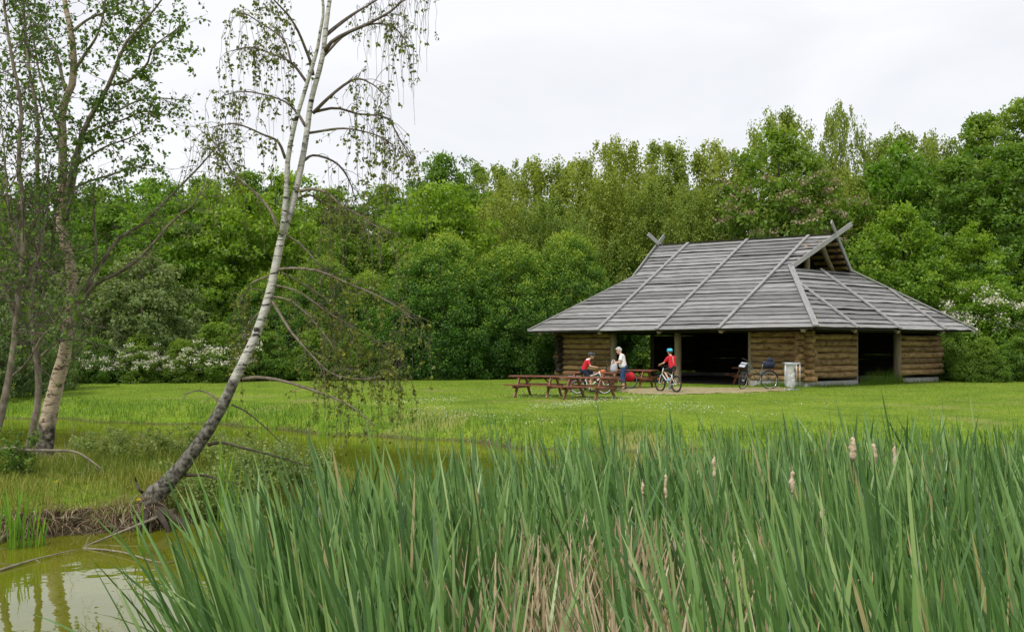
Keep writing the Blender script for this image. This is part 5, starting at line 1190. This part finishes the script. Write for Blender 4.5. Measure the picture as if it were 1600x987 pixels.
for s in (-1, 1):
    pn = Tubes().add(smooth_path([(s * 0.13, i3['yr'] + 0.15, 0.44), (s * 0.14, i3['yr'], 0.45), (s * 0.13, i3['yr'] - 0.17, 0.44)], 6), [0.12, 0.165, 0.17, 0.17, 0.16, 0.11], 4, 0.05).build('pannier', M['red_cloth'], b3)
rk = Tubes()
for s in (-1, 1): rk.add([(s * 0.06, i3['yr'] + 0.14, 0.68), (s * 0.06, i3['yr'] - 0.16, 0.68)], 0.006, 6).add([(s * 0.07, i3['yr'], 0.33), (s * 0.06, i3['yr'] - 0.02, 0.68)], 0.006, 6)
rk.build('carrier', M['black'], b3)

# ------------------------------------------------------------------ people
def capsule(p0, p1, r0, r1, k=14):
    p0, p1 = np.asarray(p0, float), np.asarray(p1, float); L = np.linalg.norm(p1 - p0); d_ = (p1 - p0) / (L + 1e-9)
    c = [(-r0 * math.cos(a), r0 * math.sin(a)) for a in np.linspace(0.12, math.pi / 2, 5)] + [(L + r1 * math.sin(a), r1 * math.cos(a)) for a in np.linspace(0, math.pi / 2 - 0.12, 5)]
    return np.array([p0 + d_ * a for a, _ in c]), [b_ for _, b_ in c], k
def fused(name, shapes, m, parent, voxel=0.011, iters=6):
    """one continuous skin over overlapping tapered limbs and ellipsoids"""
    tb = Tubes()
    for s in shapes:
        if s[0] == 'c': P_, r_, k = capsule(*s[1:5]); tb.add(P_, r_, k)
        elif s[0] == 'f': tb.add(np.array([s[1], (np.array(s[1]) + np.array(s[2])) / 2, s[2]], float), [s[3], (s[3] + s[4]) / 2, s[4]], 16)
        elif s[0] == 'e':
            c, q = np.array(s[1], float), np.array(s[2], float); a = np.linspace(-0.985, 0.985, 11)
            n0 = tb.n; tb.add(np.stack([np.zeros(11), np.zeros(11), a], 1), np.sqrt(1 - a * a), 16)
            V = tb.V[-1] * q
            if len(s) > 3:
                ang = s[3]; Rm = np.array([[1, 0, 0], [0, math.cos(ang), -math.sin(ang)], [0, math.sin(ang), math.cos(ang)]]); V = V @ Rm.T
            tb.V[-1] = V + c
    o = bpy.data.objects.new('tmp_fuse', tb.mesh('tmp_fuse')); COL.objects.link(o)
    md = o.modifiers.new('r', 'REMESH'); md.mode = 'VOXEL'; md.voxel_size = voxel; md.use_smooth_shade = True
    sm = o.modifiers.new('s', 'SMOOTH'); sm.factor = 0.5; sm.iterations = iters
    dg = bpy.context.evaluated_depsgraph_get(); me = bpy.data.meshes.new_from_object(o.evaluated_get(dg)); old = o.data
    bpy.data.objects.remove(o); bpy.data.meshes.remove(old)
    me.name = name; me.materials.clear(); me.materials.append(m)
    return link(name, me, parent)

def hand(wrist, fwd, up, s, curl=0.9):
    """palm, four bent fingers of unequal length and a thumb from the side of the palm"""
    w_, f, u_ = [np.asarray(q, float) for q in (wrist, fwd, up)]; f = f / np.linalg.norm(f); u_ = u_ - f * (u_ @ f); u_ /= np.linalg.norm(u_); sd_ = np.cross(f, u_)
    out = [('c', w_, w_ + f * 0.045 * s, 0.022 * s, 0.027 * s), ('c', w_ + f * 0.03 * s - sd_ * 0.02 * s, w_ + f * 0.07 * s - sd_ * 0.02 * s, 0.015 * s, 0.014 * s), ('c', w_ + f * 0.03 * s + sd_ * 0.02 * s, w_ + f * 0.07 * s + sd_ * 0.02 * s, 0.015 * s, 0.014 * s)]
    for k, (o, L) in enumerate(((-0.030, 0.052), (-0.010, 0.060), (0.010, 0.062), (0.030, 0.055))):
        a = w_ + f * 0.078 * s + sd_ * o * s; d1 = f * math.cos(curl * 0.5) - u_ * math.sin(curl * 0.5); d2 = f * math.cos(curl * 1.5) - u_ * math.sin(curl * 1.5)
        b_ = a + d1 * L * 0.55 * s; c = b_ + d2 * L * 0.5 * s
        out += [('c', a, b_, 0.0092 * s, 0.0085 * s), ('c', b_, c, 0.0085 * s, 0.0075 * s)]
    a = w_ + f * 0.025 * s + sd_ * 0.03 * s; b_ = a + (f * 0.6 + sd_ * 0.75 - u_ * 0.25) * 0.035 * s; c = b_ + (f * 0.85 - u_ * 0.5) * 0.03 * s
    out += [('c', a, b_, 0.012 * s, 0.010 * s), ('c', b_, c, 0.010 * s, 0.008 * s)]
    return out
def head_shapes(c, s, tilt):
    """head around c facing +y, tilted forwards by tilt"""
    Rm = np.array([[1, 0, 0], [0, math.cos(-tilt), -math.sin(-tilt)], [0, math.sin(-tilt), math.cos(-tilt)]]); T = lambda q: np.asarray(c) + Rm @ (np.array(q) * s)
    sh = [('e', T((0, -0.01, 0.02)), np.array([0.074, 0.092, 0.100]) * s, -tilt), ('e', T((0, 0.022, -0.045)), np.array([0.056, 0.066, 0.070]) * s, -tilt), ('c', T((0, 0.085, 0.02)), T((0, 0.105, -0.018)), 0.010 * s, 0.015 * s), ('e', T((0, 0.075, -0.095)), np.array([0.026, 0.022, 0.018]) * s),
          ('e', T((0, 0.083, -0.062)), np.array([0.022, 0.014, 0.010]) * s)]
    for q in (-1, 1): sh += [('e', T((q * 0.076, -0.005, -0.01)), np.array([0.010, 0.020, 0.032]) * s)]
    return sh, T
def face(parent, T, s):
    for q in (-1, 1): ball(T((q * 0.031, 0.083, 0.012)), np.array([0.012, 0.008, 0.007]) * s, M['hair_dark'], 'eye', parent, 6)
    ball(T((0, 0.094, -0.062)), np.array([0.022, 0.006, 0.005]) * s, M['lip'], 'mouth', parent, 6)
def helmet(parent, T, s, m):
    o = fused('helmet', [('e', T((0, -0.012, 0.062)), np.array([0.098, 0.128, 0.078]) * s), ('e', T((0, 0.085, 0.045)), np.array([0.07, 0.055, 0.022]) * s)], m, parent, 0.009, 3)
    for k in (-1, 0, 1): Tubes().add(smooth_path([T((k * 0.042, 0.085, 0.118)), T((k * 0.048, 0.0, 0.139)), T((k * 0.042, -0.09, 0.112))], 7), 0.011 * s, 6).build('vent', M['black'], o)
    for q in (-1, 1): Tubes().add(smooth_path([T((q * 0.088, 0.02, 0.02)), T((q * 0.075, 0.03, -0.05)), T((0, 0.055, -0.118))], 8), 0.006 * s, 5).build('strap', M['black'], o)

# woman at the table: local y is the way she faces
wx = np.array([(974 - 800) * 41.7 / F, 41.7, 0.0]); wx[2] = float(ground(wx[0], wx[1]))
wo = empty('person', wx, math.radians(78)); tag(wo, 'grey haired person in white t-shirt and blue calf length jeans standing at the table', 'person')
hs_, T = head_shapes((0, 0.17, 1.45), 1.0, 0.45)
sk = hs_ + [('c', (0, 0.06, 1.27), (0, 0.14, 1.38), 0.055, 0.050), ('c', (0, -0.02, 0.92), (0, 0.04, 1.22), 0.11, 0.10)]
el, wr_ = {}, {}
for s in (-1, 1):
    sh0 = (s * 0.165, 0.05, 1.27); e_ = (s * 0.215, 0.10, 1.02); w_ = (s * 0.12, 0.36, 0.99 + 0.03 * s)
    sk += [('c', sh0, e_, 0.048, 0.040), ('c', e_, w_, 0.040, 0.026)] + hand(w_, np.array(w_) - np.array(e_), (0, 0, 1), 0.95)
    sk += [('c', (s * 0.09, -0.02, 0.86), (s * 0.10, 0.03, 0.46), 0.085, 0.055), ('c', (s * 0.10, 0.03, 0.46), (s * 0.10, -0.02, 0.08), 0.055, 0.038), ('c', (s * 0.10, -0.03, 0.035), (s * 0.115, 0.14, 0.022), 0.036, 0.026)]
body = fused('body', sk, M['skin'], wo, 0.009, 4)
face(wo, T, 1.0)
fused('hair', [('e', T((0, -0.022, 0.045)), np.array([0.086, 0.100, 0.092])), ('e', T((0, -0.065, -0.01)), np.array([0.072, 0.055, 0.075])), ('e', T((0, 0.045, 0.085)), np.array([0.065, 0.05, 0.035]))], M['hair_grey'], wo, 0.010, 2)
sh = [('c', (-0.06, 0.0, 0.90), (-0.085, 0.045, 1.21), 0.125, 0.105), ('c', (0.06, 0.0, 0.90), (0.085, 0.045, 1.21), 0.125, 0.105), ('c', (-0.13, 0.05, 1.26), (0.13, 0.05, 1.26), 0.075, 0.075), ('e', (0, 0.10, 1.10), (0.15, 0.085, 0.11)), ('e', (0, 0.03, 0.90), (0.18, 0.145, 0.12)), ('f', (-0.15, 0.0, 0.845), (-0.15, 0.0, 0.9), 0.02, 0.02)]
for s in (-1, 1): sh += [('f', (s * 0.155, 0.05, 1.285), (s * 0.205, 0.085, 1.085), 0.070, 0.068)]
fused('t_shirt', sh, M['white_cloth'], wo, 0.010, 4)
tr_ = [('e', (0, -0.025, 0.85), (0.165, 0.145, 0.13))]
for s in (-1, 1): tr_ += [('c', (s * 0.085, -0.02, 0.80), (s * 0.10, 0.03, 0.47), 0.098, 0.076), ('f', (s * 0.10, 0.03, 0.50), (s * 0.103, 0.0, 0.27), 0.077, 0.072)]
fused('trousers', tr_, M['denim'], wo, 0.010, 4)
for s in (-1, 1): fused('shoe', [('c', (s * 0.10, -0.05, 0.022), (s * 0.118, 0.165, 0.018), 0.040, 0.036), ('c', (s * 0.10, -0.05, 0.05), (s * 0.10, -0.03, 0.05), 0.038, 0.036)], M['black'], wo, 0.009, 3)
# bag she is unpacking, on the table
zt = float(ground(b1x[0], 40.4)) + 0.70
tp = at(959, 580, 40.75); bgx = empty('shopping_bag', (tp[0], tp[1], zt), 0.3); tag(bgx, 'pale grey bag standing on the table before the grey haired person', 'bag')
Tubes().add(smooth_path([(0, 0, 0.0), (0, 0, 0.1), (0.01, 0, 0.22), (0, 0, 0.27)], 6), [0.13, 0.14, 0.14, 0.13, 0.125, 0.11], 8, 0.05).build('bag_body', M['grey_plastic'], bgx)
Tubes().add(smooth_path([(-0.09, 0, 0.26), (-0.07, 0, 0.38), (0.0, 0.01, 0.43), (0.05, 0, 0.36), (0.08, 0, 0.26)], 10), 0.012, 6).build('handle', M['white_cloth'], bgx)
tp = at(941, 580, 40.5); o = empty('snack_box', (tp[0], tp[1], zt), 0.2); tag(o, 'small orange and white box lying on the table by the child in the dark helmet', 'box')
Tubes().box((0, 0, 0.03), (0.20, 0.12, 0.06)).build('box_body', M['orange'], o, False); Tubes().box((0.02, 0, 0.066), (0.10, 0.09, 0.012)).build('lid', M['white_paint'], o, False)

def rider(label, bike_loc, heading, info, s, shirt, helm, shoes, torso_lean, yoke=False, head_turn=0.0, foot_down=False):
    """child astride a bicycle; same axes as the bicycle"""
    e = empty('person', bike_loc, heading); tag(e, label, 'person')
    hip = info['seat'] + [0, 0.0, 0.085]; sl = math.sin(torso_lean); cl = math.cos(torso_lean)
    def t_(a, x=0.0, f=0.0): return hip + np.array([x, sl * a + cl * f, cl * a - sl * f])
    Lt = 0.40 * s / 0.8
    hc = t_(Lt + 0.17, 0, 0.05); hsh, T = head_shapes(hc, 0.95, 0.18)
    sk = hsh + [('c', t_(Lt - 0.02), hc + [0, -0.01, -0.06], 0.045, 0.042), ('c', t_(0.05), t_(Lt - 0.08), 0.085, 0.085)]
    sleeves, legs_, shorts, shoes_ = [], [], [], []
    for q in (-1, 1):
        sh0 = t_(Lt - 0.05, q * 0.125); w_ = info['bar'] + np.array([q * 0.23, -0.09, 0.10]); mid_ = (sh0 + w_) / 2; e_ = mid_ + [q * 0.07, -0.06, -0.07]
        sk += [('c', sh0, e_, 0.036, 0.030), ('c', e_, w_, 0.030, 0.021)] + hand(w_, np.array([0, 0.8, -0.5]) + (w_ - e_) * 0.6, (0, 0.2, 1), 0.82, 1.1)
        sleeves += [('f', sh0 + np.array([0, 0, 0.02]), sh0 + (e_ - sh0) * 0.72, 0.062, 0.052)]
        foot = info['bb'] + np.array([q * 0.115, q * 0.09, -q * 0.14 + 0.075])
        if foot_down and q < 0: foot = np.array([-0.17, 0.02, 0.075])
        hj = hip + [q * 0.07, 0.02, -0.01]; up_ = (hj + foot) / 2; dist_ = np.linalg.norm(foot - hj); bend = math.sqrt(max(0.0, (0.36 * s / 0.8) ** 2 - (dist_ / 2) ** 2)); kn = up_ + np.array([q * 0.02, 1, 0.35]) / 1.06 * bend
        sk += [('c', hj, kn, 0.068, 0.048), ('c', kn, foot, 0.046, 0.030), ('c', foot + [0, -0.03, -0.035], foot + [0, 0.10, -0.045], 0.030, 0.024)]
        shorts += [('c', hj, hj + (kn - hj) * 0.55, 0.088, 0.075), ('f', hj + (kn - hj) * 0.5, hj + (kn - hj) * 0.97, 0.077, 0.070)]
        shoes_.append([('c', foot + np.array([0, -0.045, -0.04]), foot + np.array([0, 0.115, -0.05]), 0.037, 0.031), ('c', foot + np.array([0, -0.04, -0.02]), foot + np.array([0, -0.02, 0.02]), 0.036, 0.033)])
    fused('body', sk, M['skin'], e, 0.009, 4); face(e, T, 0.95)
    fused('hair', [('e', T((0, -0.03, 0.02)), np.array([0.078, 0.085, 0.088])), ('e', T((0, -0.065, -0.03)), np.array([0.06, 0.04, 0.05]))], M['hair_dark'], e, 0.010, 2)
    helmet(e, T, 0.98, M[helm])
    top = [('c', t_(0.02, -0.045), t_(Lt - 0.06, -0.06), 0.098, 0.090), ('c', t_(0.02, 0.045), t_(Lt - 0.06, 0.06), 0.098, 0.090), ('c', t_(Lt - 0.04, -0.10), t_(Lt - 0.04, 0.10), 0.062, 0.062)]
    fused('shirt', top + sleeves, M[shirt], e, 0.010, 4)
    if yoke: fused('shirt_yoke', [('c', t_(Lt - 0.025, -0.11), t_(Lt - 0.025, 0.11), 0.066, 0.066), ('c', t_(Lt - 0.06, 0, 0.06), t_(Lt - 0.14, 0, 0.075), 0.045, 0.03)], M['white_cloth'], e, 0.010, 4)
    fused('shorts', [('e', hip + [0, 0, 0.01], (0.135, 0.12, 0.105))] + shorts, M['navy' if yoke else 'black_cloth'], e, 0.010, 4)
    for q in shoes_: fused('shoe', q, M[shoes], e, 0.009, 3)
    return e
rider('child in red and white shirt and dark helmet astride a bicycle behind the tables', b1x, math.radians(-90), i1, 0.80, 'red_cloth', 'helmet_dark', 'black', 0.42, True)
rider('child in red t-shirt, black shorts and blue helmet riding away to the hut', b2x, math.radians(28), i2, 0.84, 'red_cloth', 'helmet_blue', 'light_blue', 0.22)

# ------------------------------------------------------------------ rubbish stand with clear bag
sx_ = np.array([(1236 - 800) * 41.2 / F, 41.2, 0.0]); sx_[2] = float(ground(sx_[0], sx_[1]))
rs_ = empty('rubbish_stand', sx_, 0.12); tag(rs_, 'metal stand holding a clear plastic rubbish bag by the hut wall', 'rubbish bin')
fr = Tubes()
w2, d2, hh = 0.27, 0.18, 1.0
for (x, y) in ((-w2, -d2), (w2, d2), (w2, -d2)):
    fr.add([(x, y, -0.02), (x, y, hh)], 0.014, 7)
for z in (0.02, hh):
    fr.add([(-w2, -d2, z), (w2, -d2, z)], 0.013, 7).add([(w2, -d2, z), (w2, d2, z)], 0.013, 7).add([(w2, d2, z), (-w2, d2, z)], 0.013, 7).add([(-w2, d2, z), (-w2, -d2, z)], 0.013, 7)
fr.build('frame', M['steel'], rs_)
Tubes().box((w2 - 0.06, d2 - 0.02, 0.47), (0.04, 0.02, 0.94)).build('back_slat', M['post'], rs_, False)
mbag, n, l, b = new_mat('clear_plastic_bag')
b.inputs['Base Color'].default_value = (0.75, 0.77, 0.78, 1); b.inputs['Roughness'].default_value = 0.25
trn = n.new('ShaderNodeBsdfTransparent'); mxs = n.new('ShaderNodeMixShader'); mxs.inputs[0].default_value = 0.42
l.new(trn.outputs[0], mxs.inputs[1]); l.new(b.outputs[0], mxs.inputs[2]); l.new(mxs.outputs[0], n['Material Output'].inputs[0])
zz = np.linspace(0.06, 0.97, 12)
bgm = Tubes().add(np.stack([-0.05 + 0.02 * np.sin(zz * 7), np.zeros(12), zz], 1), 0.20 * np.array([0.55, 0.9, 1.0, 1.02, 1.0, 0.98, 0.95, 0.93, 0.95, 1.0, 1.08, 1.12]), 16, 0.06)
bo = bgm.build('clear_bag', mbag, rs_); bo.scale = (1.0, 0.8, 1.0)
Tubes().add([(-w2 - 0.01, -d2 - 0.01, hh - 0.03), (0.1, -d2 - 0.015, hh - 0.05), (w2, -d2, hh)], 0.03, 6, 0.2).build('bag_rim', M['grey_plastic'], rs_)
g2 = np.random.default_rng(4)
for k in range(26):
    c = (-0.05 + g2.uniform(-0.13, 0.13), g2.uniform(-0.10, 0.10), 0.12 + 0.5 * g2.random() ** 1.5); m_ = [M['white_cloth'], M['white_paint'], M['red_plastic'], M['grey_plastic'], M['white_cloth'], M['light_blue']][k % 6]
    ob = Tubes().add(smooth_path([(-0.05, 0, 0), (0, 0.01, 0.03), (0.05, 0, 0.0)], 5), [0.012, 0.035, 0.045, 0.035, 0.012], 6, 0.35).build('litter', m_, bo, False)
    ob.location = c; ob.rotation_euler = tuple(g2.uniform(0, 6, 3))
